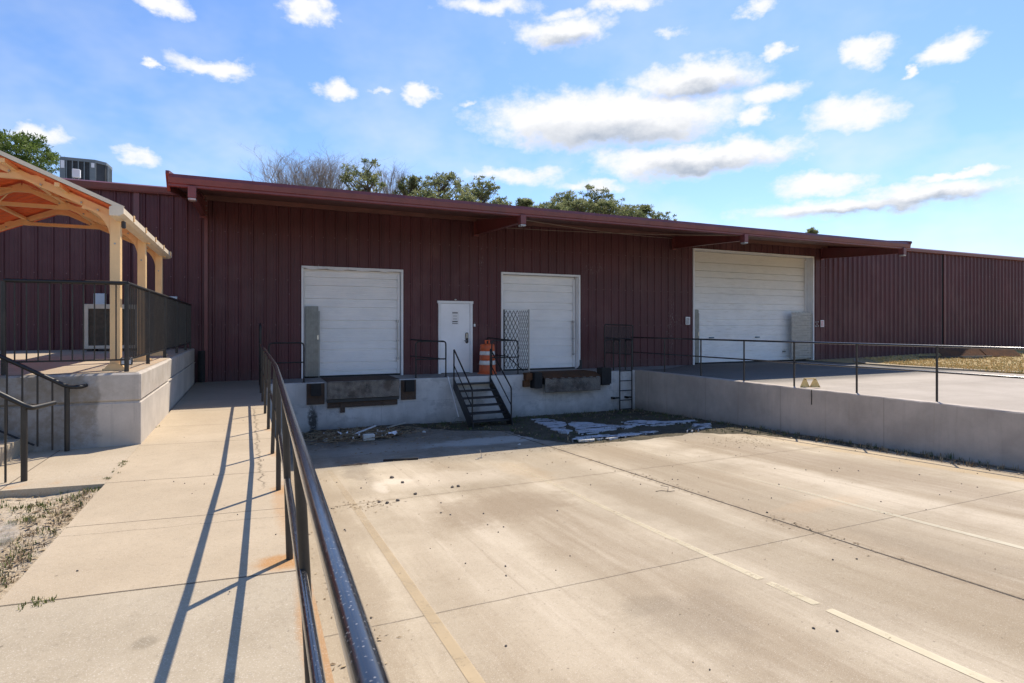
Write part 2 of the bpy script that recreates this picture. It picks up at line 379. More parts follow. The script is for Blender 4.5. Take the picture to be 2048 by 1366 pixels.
def slab(name, kind):
    g = NM(name); x, y, z = g.xyz()
    A = g.noise(.55, 7, .62); F = g.noise(38, 5, .75); G2 = g.noise(140, 3, .6)
    if kind == 'yard':
        T = g.noise(.9, 6, .6, g.map((1, .09, 1))); T2 = g.noise(1.7, 6, .65, g.map((1.1, .16, 1), (7, 3, 0)))
        col = g.mix(g.rng(A, .3, .7), (.34, .295, .235), (.53, .48, .40))
        col = g.mix(g.math('MULTIPLY', g.rng(T, .38, .66), .8), col, (.285, .232, .17))
        col = g.mix(g.math('MULTIPLY', g.rng(T2, .52, .75), .5), col, (.60, .55, .48))
        # whole-lane tracks: pale lanes and darker wheel paths
        for (cx, w, k, c) in ((2.3, .8, .40, (.62, .57, .49)), (3.4, .45, .45, (.30, .25, .19)), (5.0, .55, .55, (.28, .235, .175)), (6.5, .5, .5, (.28, .235, .175)),
                              (8.0, .42, .5, (.68, .63, .55)), (9.2, .6, .5, (.30, .25, .2)), (.75, .3, .45, (.27, .23, .18))):
            v = g.math('ABSOLUTE', g.math('SUBTRACT', g.math('ADD', x, g.math('MULTIPLY', g.noise(.5, 4, .6, g.map((.3, 1, 1), (cx, 0, 0))), .7)), cx+.35))
            col = g.mix(g.math('MULTIPLY', g.rng(v, w*.35, w*1.25, 1, 0), g.math('MULTIPLY', g.rng(A, .25, .6), k)), col, c)
        for sx, off, k_, cdk in ((5.5, 0, .38, (.25, .20, .15)), (13, 4, .22, (.62, .57, .5)), (3.1, 9, .3, (.60, .55, .47))):
            tt = g.noise(1.0, 7, .7, g.map((sx, sx*.035, 1), (off, off, 0)))
            col = g.mix(g.math('MULTIPLY', g.math('MULTIPLY', g.rng(tt, .54, .68), g.rng(A, .25, .65)), k_), col, cdk)
        nz = g.noise(2.3, 7, .72)
        sd_ = g.math('MULTIPLY', g.rng(g.noise(7, 8, .82), .62, .68), g.rng(g.noise(.9, 3, .6), .42, .6)); col = g.mix(g.math('MULTIPLY', sd_, .4), col, (.22, .18, .14))
        lt_ = g.math('MULTIPLY', g.rng(g.noise(9, 8, .82, g.map((1, 1, 1), (5, 5, 0))), .64, .68), .5); col = g.mix(lt_, col, (.66, .62, .55))
        for (cx, cy, rx, ry, k, c) in ((3.1, 7.1, 1.2, .8, .6, (.25, .20, .145)), (2.9, 4.1, .5, 1.8, .35, (.27, .22, .16)), (3.0, 3.9, .3, .2, .22, (.2, .17, .13)), (5.2, 3.0, .5, 1.5, .35, (.3, .25, .18)), (4.9, 6.2, .35, 2.0, .4, (.26, .21, .15)), (6.3, 3.6, .3, 1.2, .4, (.25, .21, .16)), (10.6, 7, .3, 5, .5, (.50, .39, .24)), (1.85, 8.9, .12, .5, .6, (.68, .64, .58)), (2.15, 9.2, .35, .22, .55, (.7, .66, .6)), (.9, 5.2, .3, 1.4, .45, (.30, .25, .19)), (3.2, 3.6, .6, .5, .3, (.22, .19, .155)), (4.3, 8.9, .4, 1.1, .3, (.36, .26, .15)),
                                       (3.0, 9.0, 1.1, .8, .4, (.62, .57, .50)), (6.9, 5.3, .9, .25, .2, (.50, .35, .22)), (2.9, 8.3, 1.2, .5, .4, (.3, .26, .2)),
                                       (6.2, 9.6, 1.3, .9, .35, (.33, .27, .2)), (7.2, 6.8, 1.0, 1.2, .3, (.33, .27, .2)), (1.7, 11.5, .3, 3, .5, (.2, .17, .14))):
            col = g.mix(g.math('MULTIPLY', g.spot(x, y, cx, cy, rx, ry, nz, .9), k), col, c)
        # damp silty concrete near the dock with canopy shade painted in, chalky white run
        silt_shade = g.rng(g.math('ADD', y, g.math('MULTIPLY', g.noise(.8, 6, .65), 2.2)), 11.0, 12.6)
        col = g.mix(g.math('MULTIPLY', silt_shade, .72), col, g.mix(g.rng(nz, .35, .7), (.15, .145, .13), (.30, .29, .27)))
        ch = g.spot(x, y, 5.0, 12.15, 1.9, .55, nz, .9)
        col = g.mix(g.math('MULTIPLY', ch, .75), col, (.58, .60, .60))
        ch = g.spot(x, y, 2.6, 12.3, 1.5, .7, nz, 1.1)
        col = g.mix(g.math('MULTIPLY', ch, .4), col, (.45, .46, .45))
        # edge dirt below the walkway
        ed = g.rng(g.math('ADD', x, g.math('MULTIPLY', nz, .3)), .75, .45)
        col = g.mix(g.math('MULTIPLY', ed, .5), col, (.2, .165, .12))
        wob = g.math('MULTIPLY', g.math('SUBTRACT', g.noise(2.2, 5, .7), .5), .03)
        xx = g.math('ADD', x, wob); yy = g.math('ADD', y, wob)
        jn = g.line(xx, 5.78, .026)
        j2 = g.math('MAXIMUM', g.line(yy, 8.15, .013), g.math('MAXIMUM', g.line(yy, 4.52, .013), g.math('MAXIMUM', g.line(yy, 1.0, .013), g.line(yy, 11.8, .013))))
        hal = g.math('MULTIPLY', g.math('MAXIMUM', g.line(xx, 5.78, .16), g.math('MULTIPLY', g.line(yy, 8.15, .09), .7)), g.math('MULTIPLY', g.rng(g.noise(7, 5, .7), .4, .65), .45))
        col = g.mix(hal, col, (.2, .15, .1))
        J = g.math('MAXIMUM', jn, g.math('MULTIPLY', j2, .5))
        cr = g.line(g.math('ADD', y, g.math('MULTIPLY', g.noise(1.1, 6, .6), 1.4)), 7.25, .01)
        J = g.math('MAXIMUM', J, 0)
        col = g.mix(J, col, (.05, .04, .03))
    elif kind == 'walk':
        col = g.mix(g.rng(A, .3, .7), (.46, .385, .285), (.56, .475, .36))
        gray = g.rng(y, 3.58, 3.62, 1, 0); gray = g.math('LESS_THAN', g.math('ADD', y, g.math('MULTIPLY', x, .115)), 3.64)
        col = g.mix(gray, col, g.mix(g.rng(g.noise(1.4, 6, .6), .3, .7), (.42, .365, .28), (.50, .44, .345)))
        mott = g.math('MULTIPLY', g.rng(g.noise(7, 5, .65), .45, .7), .25); col = g.mix(mott, col, (.40, .34, .26))
        nz = g.noise(6, 6, .7)
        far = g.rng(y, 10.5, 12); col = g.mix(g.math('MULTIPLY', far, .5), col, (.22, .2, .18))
        # rust weeping from the rail posts
        for (cx, cy, rx, ry, k) in ((.22, 3.78, .22, .15, .8), (.30, 4.9, .13, .9, .4), (.30, 2.9, .09, .7, .65), (.30, 1.9, .10, .5, .5), (.29, 5.45, .12, .2, .5), (.3, 7.0, .1, .2, .4), (.3, 8.7, .1, .2, .35)):
            col = g.mix(g.math('MULTIPLY', g.spot(x, y, cx, cy, rx, ry, nz, .55), k), col, (.47, .235, .07))
        for (cx, cy, r_, k) in ((-.42, 3.12, .06, .5), (-.33, 2.6, .05, .45), (-.07, 2.7, .05, .3)):
            col = g.mix(g.math('MULTIPLY', g.spot(x, y, cx, cy, r_, r_, nz, .4), k), col, (.22, .19, .14))
        wob = g.math('MULTIPLY', g.math('SUBTRACT', g.noise(3, 5, .7), .5), .02)
        ys = g.math('ADD', g.math('ADD', y, wob), g.math('MULTIPLY', x, .115)); J = None
        for p, w in ((3.64, .012), (4.92, .007), (6.2, .008), (8.02, .007), (11.0, .008), (9.4, .006), (12.6, .008), (1.1, .012)):
            l = g.line(ys, p, w); J = l if J is None else g.math('MAXIMUM', J, l)
        c2 = g.math('MULTIPLY', g.line(g.math('ADD', ys, g.math('MULTIPLY', g.math('SUBTRACT', g.noise(2.5, 6, .75), .5), .12)), 4.71, .006), .5)
        cx_ = g.math('ADD', x, g.math('MULTIPLY', g.math('SUBTRACT', g.noise(4.5, 7, .8, g.map((.2, 1, 1))), .5), .32))
        c3 = g.math('MULTIPLY', g.line(cx_, .12, .008), g.rng(y, 5.4, 5.9)); c3 = g.math('MULTIPLY', c3, g.rng(y, 11.5, 10.8))
        J = g.math('MAXIMUM', J, g.math('MAXIMUM', c2, c3)); col = g.mix(g.math('MULTIPLY', J, .85), col, (.07, .055, .04))
    elif kind == 'plain':
        col = g.mix(g.rng(A, .3, .7), (.43, .37, .285), (.53, .46, .36))
        J = g.math('MAXIMUM', g.line(x, -1.95, .008), g.line(x, -3.4, .008)); col = g.mix(J, col, (.1, .08, .06))
        ru = g.math('MULTIPLY', g.rng(g.noise(4, 6, .7), .5, .7), g.rng(y, 6.75, 6.5)); col = g.mix(g.math('MULTIPLY', ru, .5), col, (.5, .26, .09))
    elif kind == 'plattop':
        col = g.mix(g.rng(A, .3, .7), (.40, .335, .26), (.52, .45, .36))
        ru = g.math('MULTIPLY', g.rng(g.noise(3, 6, .7), .45, .65), g.rng(x, -1.6, -1.25)); col = g.mix(g.math('MULTIPLY', ru, .55), col, (.52, .31, .15))
        J = g.math('MAXIMUM', g.line(y, 9.7, .01), g.math('MAXIMUM', g.line(y, 12.2, .01), g.line(x, -3.1, .01))); col = g.mix(J, col, (.1, .08, .06))
    elif kind == 'docktop':
        col = g.mix(g.rng(A, .3, .7), (.27, .26, .245), (.38, .365, .34))
        col = g.mix(g.math('MULTIPLY', g.rng(g.noise(2.4, 7, .72), .45, .62), .5), col, (.17, .16, .145))
    elif kind == 'drive':
        T = g.noise(1.0, 6, .65, g.map((.10, 1, 1)))
        col = g.mix(g.rng(A, .3, .7), (.40, .355, .31), (.50, .45, .40))
        col = g.mix(g.math('MULTIPLY', g.rng(T, .4, .7), .5), col, (.32, .285, .25))
        dk = g.rng(g.math('ADD', y, g.math('MULTIPLY', g.noise(.5, 4, .6, g.map((.3, 1, 1))), 1.4)), 11.0, 12.0)  # canopy shade painted into the slab as a darker far end
        col = g.mix(g.math('MULTIPLY', dk, .8), col, g.mix(g.rng(T, .4, .65), (.075, .075, .075), (.13, .13, .125)))
    if kind in ('yard', 'walk', 'plain', 'plattop', 'drive'): col = g.mix(1, col, {'yard': (.98, .92, .815), 'walk': (.88, .84, .78), 'drive': (.92, .90, .86)}.get(kind, (.9, .86, .8)), 'MULTIPLY')
    F2 = g.noise(13, 6, .7); col = g.mix(g.math('MULTIPLY', g.rng(F2, .5, .72), .22), col, g.mix(.45, col, (.16, .12, .08)))
    col = g.mix(g.math('MULTIPLY', g.rng(F, .5, .72), .5), col, g.mix(.5, col, (.09, .07, .05)))
    col = g.mix(g.math('MULTIPLY', g.rng(G2, .54, .68), .35), col, (.75, .68, .58))
    col = g.mix(g.math('MULTIPLY', g.math('LESS_THAN', g.vor(5.5), .045), .5), col, (.10, .08, .06))
    h = g.math('ADD', g.math('MULTIPLY', F, .3), g.math('MULTIPLY', G2, .25))
    if kind in ('yard', 'walk'): h = g.math('SUBTRACT', h, g.math('MULTIPLY', J, 2.0))
    g.bump(h, .5, .006)
    return g.fin(col, .88, 0, .25)
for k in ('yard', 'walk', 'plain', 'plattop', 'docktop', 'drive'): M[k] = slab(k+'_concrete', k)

def soil(name, c1, c2, c3):
    g = NM(name); a = g.noise(2.2, 7, .7); b = g.noise(24, 6, .75)
    col = g.mix(g.rng(a, .35, .65), c1, c2); col = g.mix(g.math('MULTIPLY', g.rng(b, .5, .65), .7), col, c3)
    g.bump(g.math('ADD', a, b), .8, .03); return g.fin(col, .95, 0, .15)
M['soil'] = soil('bed_soil', (.47, .375, .26), (.55, .46, .34), (.30, .225, .15))
M['strawground'] = soil('straw_ground', (.40, .30, .15), (.46, .36, .2), (.22, .16, .08))
M['dirt'] = soil('dark_dirt', (.085, .075, .052), (.14, .12, .085), (.03, .03, .022))
M['farm'] = soil('far_ground', (.16, .15, .08), (.24, .2, .12), (.1, .1, .05))
g_ = NM('chalky_slab'); X3 = g_.xyz(); nn3 = g_.noise(3.5, 7, .75); g_.fin(g_.mix(g_.rng(g_.noise(6, 6, .75), .42, .62), (.44, .40, .345), (.27, .22, .16)), .9); g_.L.new(g_.spot(X3[0], X3[1], -2.1, 4.75, .78, 1.35, nn3, .55), g_.b.inputs['Alpha']); M['chalk'] = g_.m
def leaf(name, c1, c2, scale=3, rough=.7, trans=0):
    g = NM(name); col = g.mix(g.rng(g.noise(scale, 3, .6), .35, .65), c1, c2); m = g.fin(col, rough, 0, .2)
    if trans:
        tr = g.N.new('ShaderNodeBsdfTranslucent'); g.L.new(col, tr.inputs[0]); mx_ = g.N.new('ShaderNodeMixShader'); mx_.inputs[0].default_value = trans
        g.L.new(g.b.outputs[0], mx_.inputs[1]); g.L.new(tr.outputs[0], mx_.inputs[2]); g.L.new(mx_.outputs[0], g.out.inputs[0])
    return m
M['drygrass'] = leaf('dry_grass', (.66, .46, .20), (.58, .46, .20), 5); M['greengrass'] = leaf('green_grass', (.10, .14, .03), (.2, .2, .07), 4)
M['darkgrass'] = leaf('dark_grass', (.055, .085, .03), (.12, .14, .06), 4)
M['litter'] = leaf('leaf_litter', (.19, .13, .075), (.42, .33, .21), 9)
M['pine'] = leaf('pine_needles', (.13, .16, .065), (.30, .31, .15), .9, .6, .55); M['pine2'] = leaf('near_pine_needles', (.06, .10, .022), (.16, .22, .05), 1.2, .55, .4)
M['bark'] = paint('bark', (.13, .10, .08), .9, .3, 0, 4); M['barebark'] = paint('bare_bark', (.34, .29, .25), .9, .2, 0, 3)

def yellow_stripe(name, c, thr, under=None):
    g = NM(name); col = g.mix(g.rng(g.noise(3, 5, .6), .3, .7), tuple(v*.85 for v in c), c)
    w = g.math('ADD', g.math('MULTIPLY', g.noise(6, 8, .8), .7), g.math('MULTIPLY', g.noise(40, 4, .8), .3))
    fade = g.math('MULTIPLY', g.math('SUBTRACT', g.noise(.5, 3, .5), .5), .35)
    al = g.math('MULTIPLY', g.rng(g.math('ADD', w, fade), thr-.06, thr+.06), g.rng(g.xyz()[1], under, 2.5, .12, .85, False))
    g.fin(col, .8); g.L.new(al, g.b.inputs['Alpha']); return g.m
M['stripe_tan'] = yellow_stripe('tan_worn_paint', (.56, .43, .26), .41, 9.5); M['stripe_cream'] = yellow_stripe('cream_worn_paint', (.72, .65, .48), .43, 7.0)
M['cream'] = paint('cream_steel_paint', (.90, .60, .30), .42, .06, 0, 3); M['orange'] = paint('terracotta_deck', (.80, .16, .045), .5, .1, 0, 3)
M['creamroof'] = paint('pale_roof_edge', (.78, .66, .50), .45, .06)
M['rust'] = soil('rusty_steel', (.13, .065, .035), (.075, .05, .035), (.20, .085, .035)); M['rustplate'] = soil('rusty_brown_plate', (.12, .085, .065), (.085, .065, .055), (.17, .10, .06))
M['rubber'] = paint('black_rubber', (.018, .018, .018), .8, .3, 0, 8, .4)
def tread(name):
    g = NM(name); co = g.map((1, 1, 1)); x, y, z = g.xyz()
    u = g.math('ADD', x, z); v = g.math('SUBTRACT', x, z)
    a = g.math('SINE', g.math('MULTIPLY', u, 105)); b = g.math('SINE', g.math('MULTIPLY', v, 105))
    d = g.rng(g.math('MULTIPLY', a, b), .15, .7); w = g.rng(g.noise(2.2, 5, .6), .34, .56)
    col = g.mix(g.rng(g.noise(3, 6, .7), .3, .7), (.035, .034, .034), (.10, .08, .065)); col = g.mix(g.math('MULTIPLY', d, w), col, (.62, .57, .50))
    g.bump(d, .6, .004); return g.fin(col, .5, .4)
M['tread'] = tread('checker_plate')
M['galv'] = paint('galvanised_steel', (.25, .26, .25), .45, .15, .5, 8); M['galvlight'] = paint('pale_galvanised_steel', (.42, .42, .41), .45, .15, .4, 8)
M['drumorange'] = paint('drum_orange', (.62, .12, .035), .5, .15, 0, 6, .1, ((.25, .12, .08), .6)); M['drumwhite'] = paint('drum_white', (.7, .69, .66), .45, .08, 0, 9, 0, ((.2, .18, .16), .9))
M['acgrey'] = paint('unit_grey_paint', (.16, .18, .185), .45, .1); M['acfin'] = paint('unit_dark_fins', (.035, .038, .04), .6, .2); M['acbeige'] = paint('unit_beige_paint', (.55, .50, .42), .5, .08)
M['acbrown'] = paint('unit_brown_fins', (.075, .06, .045), .7, .25, 0, 12); M['boxgrey'] = paint('box_pale_grey', (.55, .6, .66), .45, .04)
M['paper'] = paint('paper', (.8, .8, .8), .7, .02); M['ink'] = paint('ink', (.03, .03, .035), .6, .1); M['redink'] = paint('red_ink', (.5, .06, .06), .6, .1)
M['chrome'] = paint('satin_steel', (.5, .5, .5), .25, .05, .9); M['foam'] = paint('dirty_white_foam', (.62, .62, .58), .8, .12, 0, 12, .3, ((.3, .27, .2), .5))
M['whitesheet'] = paint('white_flaking_sheet', (.78, .8, .82), .7, .1, 0, 7, .3, ((.25, .23, .18), .7)); M['stone'] = paint('dark_stone', (.10, .085, .075), .9, .3, 0, 9, .5)
M['whitesheet'].node_tree.nodes['Principled BSDF'].inputs['Roughness'].default_value = .7
g_ = NM('white_flaking_sheet_torn'); g_.fin(g_.mix(g_.rng(g_.noise(5, 6, .7), .4, .66), (.60, .62, .65), (.46, .46, .44)), .75); g_.L.new(g_.rng(g_.noise(2.2, 6, .7, g_.map((.8, 2.6, 1))), .45, .47), g_.b.inputs['Alpha']); M['whitesheet'] = g_.m
g_ = NM('dark_mesh_screen'); g_.fin((.012, .012, .014), .6); g_.b.inputs['Alpha'].default_value = .5; M['screen'] = g_.m
M['yellow'] = paint('faded_yellow_plastic', (.72, .50, .19), .5, .12, 0, 8, 0, ((.3, .2, .1), .5)); M['wire'] = paint('pale_cable', (.30, .24, .2), .5, .1)
M['wood'] = paint('weathered_wood', (.45, .42, .36), .8, .15, 0, 8); M['bluetape'] = paint('blue_grip', (.03, .12, .2), .5, .05); M['dark'] = paint('recess_shade_black', (.012, .01, .01), .9, .1)

# ------------------------------------------------------------------ ground
WY = 16.75; DY = 15.5; K = .035
def yz(y): return -1.25+K*(15-y)
def sheet(x0, x1, y0, y1, z, nx=1, ny=1, f=None):
    m = MB(); vs = [(x0+(x1-x0)*i/nx, y0+(y1-y0)*j/ny) for j in range(ny+1) for i in range(nx+1)]
    m.add([(x, y, (f(x, y) if f else z)) for x, y in vs], [(j*(nx+1)+i, j*(nx+1)+i+1, (j+1)*(nx+1)+i+1, (j+1)*(nx+1)+i) for j in range(ny) for i in range(nx)], True)
    return m
m = MB(); B = 900
for (a, b, c, d) in ((-B, .0, -B, B), (11.6, B, -B, B), (.0, 11.6, DY+.1, B), (.0, 11.6, -B, -22)):
    m.add([(a, c, -.16), (b, c, -.16), (b, d, -.16), (a, d, -.16)], [(0, 1, 2, 3)])
struct('ground', m, M['farm'])
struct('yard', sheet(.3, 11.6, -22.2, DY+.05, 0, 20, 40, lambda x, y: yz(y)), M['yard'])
# walkway: flat slabs to the building, first slab dips towards the viewer
def wz(y): return 0 if y > 3.6 else -.05*(3.6-y)
def wprof(x0, x1):
    m = MB(); ys = [-6, 3.6, 3.601, WY]; zs = [wz(-6), wz(3.6), wz(3.6), 0]
    return m
m = MB()
m.add([(-1.16, -6, wz(-6)), (.33, -6, wz(-6)), (.33, 3.6, 0), (-1.16, 3.6, 0), (.33, WY, 0), (-1.16, WY, 0)], [(0, 1, 2, 3), (3, 2, 4, 5)])
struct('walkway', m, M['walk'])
m = MB(); 
m.add([(-1.16, -6, -.9), (-1.16, -6, wz(-6)), (-1.16, 3.6, 0), (-1.16, WY, 0), (-1.16, WY, -.9)], [(0, 1, 2, 3, 4)])
tw = m
struct('walkway_edge', m, M['retwall'])
m = MB(); m.add([(.33, -6, -1.6), (.33, -6, wz(-6)), (.33, 3.6, 0), (.33, DY, 0), (.33, DY, -1.6)], [(4, 3, 2, 1, 0)])
m.add([(-1.16, -6, -1.6), (.33, -6, -1.6), (.33, -6, wz(-6)), (-1.16, -6, wz(-6))], [(0, 1, 2, 3)])
rwk = obj('retaining_wall', m, M['dock']); tag(rwk, 'low concrete wall carrying the sunlit walkway beside the sunken yard', 'wall')
# landing in front of the stairs
m = MB(); P4 = [(-6.2, 6.98), (-1.165, 6.33), (-1.165, 8.3), (-6.2, 8.3)]
m.add([(x, y, -.004) for x, y in P4]+[(x, y, -.3) for x, y in P4], [(0, 1, 2, 3), (4, 5, 1, 0), (5, 6, 2, 1), (7, 4, 0, 3)])
struct('landing', m, M['plain'])
rb = random.Random(3)
def bedz(x, y):
    e = max(0, 1-abs(x+1.16)/.5); return -.075+.05*e-.02*abs(x+1.8)+.012*sin(x*9+y*5)+.01*sin(y*13-x*4)
struct('soil', sheet(-8, -1.17, -4, 6.95, 0, 60, 80, bedz), M['soil'])
m = MB(); rr = random.Random(5); pl = []
for i in range(40):
    t = 2*pi*i/40; pl.append((-2.1+(.58+.06*sin(3*t)+.04*rr.random())*cos(t)*1.05, 4.75+(1.15+.1*sin(5*t)+.05*rr.random())*sin(t)))
m.add([(x, y, bedz(x, y)+.03) for x, y in pl]+[(-2.1, 4.75, bedz(-2.1, 4.75)+.045)], [(i, (i+1) % 40, 40) for i in range(40)])
struct('chalky_patch', m, M['chalk'])
# loading dock block
m = MB()
m.bbox(.335, 11.42, DY, WY+.3, -1.6, -.002, .02)
dock = thing('loading_dock', (5.8, DY, -1.2), 'long pale grey concrete loading dock below the two smaller roll-up doors', 'loading dock')
obj('dock_wall', m, M['dock'], dock)
m = MB(); m.add([(.36, DY+.02, .002), (12.6, DY+.02, .002), (14.9, WY+.2, .002), (.36, WY+.2, .002)], [(0, 1, 2, 3)]); obj('dock_floor', m, M['docktop'], dock)
# raised driveway on the right and its wall
m = MB(); EX = lambda y: 11.42+.03*(15.5-y)
m.add([(EX(DY), DY, -.002), (EX(-20), -20, -.002), (21.2, -20, -.002), (20.85, 9.5, -.002), (20.5, 13.2, -.002), (20.9, 14.9, -.002), (22.3, WY+.3, -.002), (11.42, WY+.3, -.002)], [(0, 1, 2, 3, 4, 5, 6, 7)])
struct('driveway', m, M['drive'])
m = MB(); n = 240
for i in range(n):
    pass
def rwx(y): return 11.38+.012*(15.5-y)
vs = []; ys = [DY+.05-(35.5*i/n) for i in range(n+1)]
rj = random.Random(4)
for y in ys: j_ = rj.uniform(-.012, .006); vs += [(rwx(y)+rj.uniform(-.004, .004), y, -1.7), (rwx(y)+rj.uniform(-.004, .004), y, -.004+j_), (rwx(y)+.014, y, .012+j_*.5), (rwx(y)+.2, y, .012), (rwx(y)+.2, y, -.2)]
fs = []
for i in range(n):
    for k in range(4): fs.append((i*5+k, i*5+k+1, (i+1)*5+k+1, (i+1)*5+k))
m.add(vs, fs); rw = obj('retaining_wall', m, M['retwall']); tag(rw, 'long grey-brown concrete retaining wall between the sunken yard and the upper driveway', 'wall')
# kerb and grass on the far right
kp = [(23.5, WY-.1), (21.6, 15.3), (20.75, 14.2), (20.6, 12.6), (20.75, 11), (20.95, 9.4), (21.2, 6), (21.6, 0), (21.8, -20)]
m = MB(); vs = []
for i, (x, y) in enumerate(kp): vs += [(x, y, -.1), (x+.01, y, .05), (x+.16, y, .065), (x+.17, y, -.1)]
m.add(vs, [(i*4+k, (i+1)*4+k, (i+1)*4+k+1, i*4+k+1) for i in range(len(kp)-1) for k in range(3)]); struct('kerb', m, M['plain'])
def gz(x, y): return .03+.016*max(0, x-22)*min(1, max(0, (y-2)/14))+.03*sin(x*1.3+y)*.3
struct('grass_ground', sheet(20.9, 60, -20, WY+.3, 0, 60, 60, lambda x, y: gz(x, y) if x > 21.3 or y < 0 else gz(x, y)-.01), M['strawground'])
# dirt spread over the yard beside the dock
def inside(x, y, pts):
    c = False; n = len(pts)
    for i in range(n):
        a, b = pts[i], pts[(i+1) % n]
        if (a[1] > y) != (b[1] > y) and x < (b[0]-a[0])*(y-a[1])/(b[1]-a[1])+a[0]: c = not c
    return c
def dirt_patch(name, pts, h, seed, mat):
    from mathutils import noise as mn
    m = MB(); st = .075; x0 = min(p[0] for p in pts)-.3; x1 = min(11.39, max(p[0] for p in pts)); y0 = min(p[1] for p in pts)-.3; y1 = 15.49
    nx = int((x1-x0)/st); ny = int((y1-y0)/st); ok = set(); vs = []
    for j in range(ny+1):
        for i in range(nx+1):
            x = x0+(x1-x0)*i/nx; y = y0+(y1-y0)*j/ny; d = 9
            for k in range(len(pts)):
                a, b = pts[k], pts[(k+1) % len(pts)]
                if min(a[0], b[0]) > 11.3 or min(a[1], b[1]) > 15.4: continue
                ax, ay = b[0]-a[0], b[1]-a[1]; t = max(0, min(1, ((x-a[0])*ax+(y-a[1])*ay)/(ax*ax+ay*ay))); d = min(d, math.hypot(x-a[0]-ax*t, y-a[1]-ay*t))
            if not inside(x, y, pts): d = -d
            v = Vector((x*1.6, y*1.6, seed)); nz = mn.noise(v)*.5+mn.noise(v*3.1)*.3+mn.noise(v*8)*.22
            z = h*max(-.6, min(1, d/.35))+nz*h*.9*(1 if d < .5 else .7)
            if z > -.012: ok.add((i, j))
            vs.append((x, y, yz(y)+z))
    fs = [(j*(nx+1)+i, j*(nx+1)+i+1, (j+1)*(nx+1)+i+1, (j+1)*(nx+1)+i) for j in range(ny) for i in range(nx) if (i, j) in ok or (i+1, j+1) in ok]
    used = sorted({q for f in fs for q in f}); mp = {q: k for k, q in enumerate(used)}
    m.add([vs[q] for q in used], [[mp[q] for q in f] for f in fs], True); return m
DP1 = [(3.9, 15.48), (4.7, 14.1), (5.9, 13.2), (6.0, 11.6), (6.5, 10.75), (8.1, 10.55), (9.6, 10.75), (10.4, 10.2), (10.95, 9.0), (11.15, 7.0), (11.25, 4.0), (11.36, 2.5), (11.39, 15.48)]
struct('dirt', dirt_patch('dirt', DP1, .035, 2, M['dirt']), M['dirt'])
DP2 = [(1.2, 15.48), (1.25, 14.6), (1.8, 13.8), (3.1, 13.6), (3.6, 14.3), (4.2, 15.0), (4.6, 15.48)]
struct('dirt', dirt_patch('dirt', DP2, .07, 4, M['dirt']), M['dirt'])
def inside(x, y, pts):
    c = False; n = len(pts)
    for i in range(n):
        a, b = pts[i], pts[(i+1) % n]
        if (a[1] > y) != (b[1] > y) and x < (b[0]-a[0])*(y-a[1])/(b[1]-a[1])+a[0]: c = not c
    return c

def blades(m, x, y, z, h, n, rr, spread=.04, w=.006):
    for _ in range(n):
        a = rr.random()*2*pi; l = h*rr.uniform(.5, 1.2); r0 = rr.random()*spread; lean = rr.uniform(.1, .9)
        bx = x+r0*cos(a); by = y+r0*sin(a); px, py = -sin(a)*w, cos(a)*w
        tx = bx+cos(a)*l*lean*.6; ty = by+sin(a)*l*lean*.6; mx_ = bx+cos(a)*l*lean*.22; my = by+sin(a)*l*lean*.22
        m.add([(bx-px, by-py, z), (bx+px, by+py, z), (mx_+px*.7, my+py*.7, z+l*.55), (mx_-px*.7, my-py*.7, z+l*.55), (tx, ty, z+l*(1-.45*lean))], [(0, 1, 2, 3), (3, 2, 4)])
def litter(m, x, y, z, rr, s=.03):
    a = rr.random()*6.3; l = s*rr.uniform(.5, 1.5); w = l*rr.uniform(.15, .55); t = rr.uniform(-.3, .3)
    c, d = cos(a), sin(a)
    m.add([(x-c*l, y-d*l, z+.003), (x-d*w, y+c*w, z+.006+abs(t)*l), (x+c*l, y+d*l, z+.004+rr.random()*.01), (x+d*w, y-c*w, z+.005)], [(0, 3, 2, 1)])

rr = random.Random(11)
mg, md, ml = MB(), MB(), MB()
for i in range(3300):
    x = rr.uniform(4, 11.33); y = rr.uniform(5.6, 15.4)
    if not inside(x, y, DP1): continue
    edge = min(1, (11.4-x)/.9) if x > 10.3 else 1
    if sin(x*1.7+y*.8)+sin(x*.9-y*2.1+1)+rr.random()*1.4 < .3 and x < 10.6 and y < 14.4: continue
    (blades(mg if rr.random() < .75 else md, x, y, yz(y)+.02, rr.uniform(.03, .09)*(1.4 if (x > 10.8 or y > 14.6) else 1), 6, rr, .07, .006))
for i in range(240):
    x = rr.uniform(10.95, 11.36); y = rr.uniform(3.5, 15.4); blades(md, x, y, yz(y)+.0, rr.uniform(.04, .12), 7, rr, .06, .006)
for i in range(1500):
    x = rr.uniform(1.2, 11.3); y = 15.45-abs(rr.gauss(0, 1.9))
    if y > 9: litter(ml, x, y, yz(y)+.02 if (inside(x, y, DP1) or inside(x, y, DP2)) else yz(y), rr, .035)
for i in range(900):
    x = 11.3-abs(rr.gauss(0, .16)); y = rr.uniform(2, 15); litter(ml, x, y, yz(y)+.005, rr, .025)
for cx, cy, n_, sx, sy in ((1.45, 8.0, 110, .25, .16), (6.0, 10.55, 120, .5, .12), (9.6, 9.4, 200, .5, .35), (4.2, 10.6, 40, .5, .1), (5.8, 7.2, 70, .07, .8), (5.8, 4.6, 70, .08, .5), (.75, 4.4, 90, .1, .8), (.8, 3.2, 60, .1, .3), (.55, 6.5, 80, .1, 1.5)):
    for _ in range(n_): 
        x, y = rr.gauss(cx, sx), rr.gauss(cy, sy)
        if x > .36: litter(ml, x, y, yz(y), rr, .018)
for i in range(420):
    x, y = rr.uniform(.6, 11), rr.uniform(2.2, 10.4); litter(ml, x, y, yz(y), rr, .009)
tag(obj('grass', mg, M['darkgrass']), 'short dark green grass growing on dirt by the dock wall', 'grass', kind='stuff')
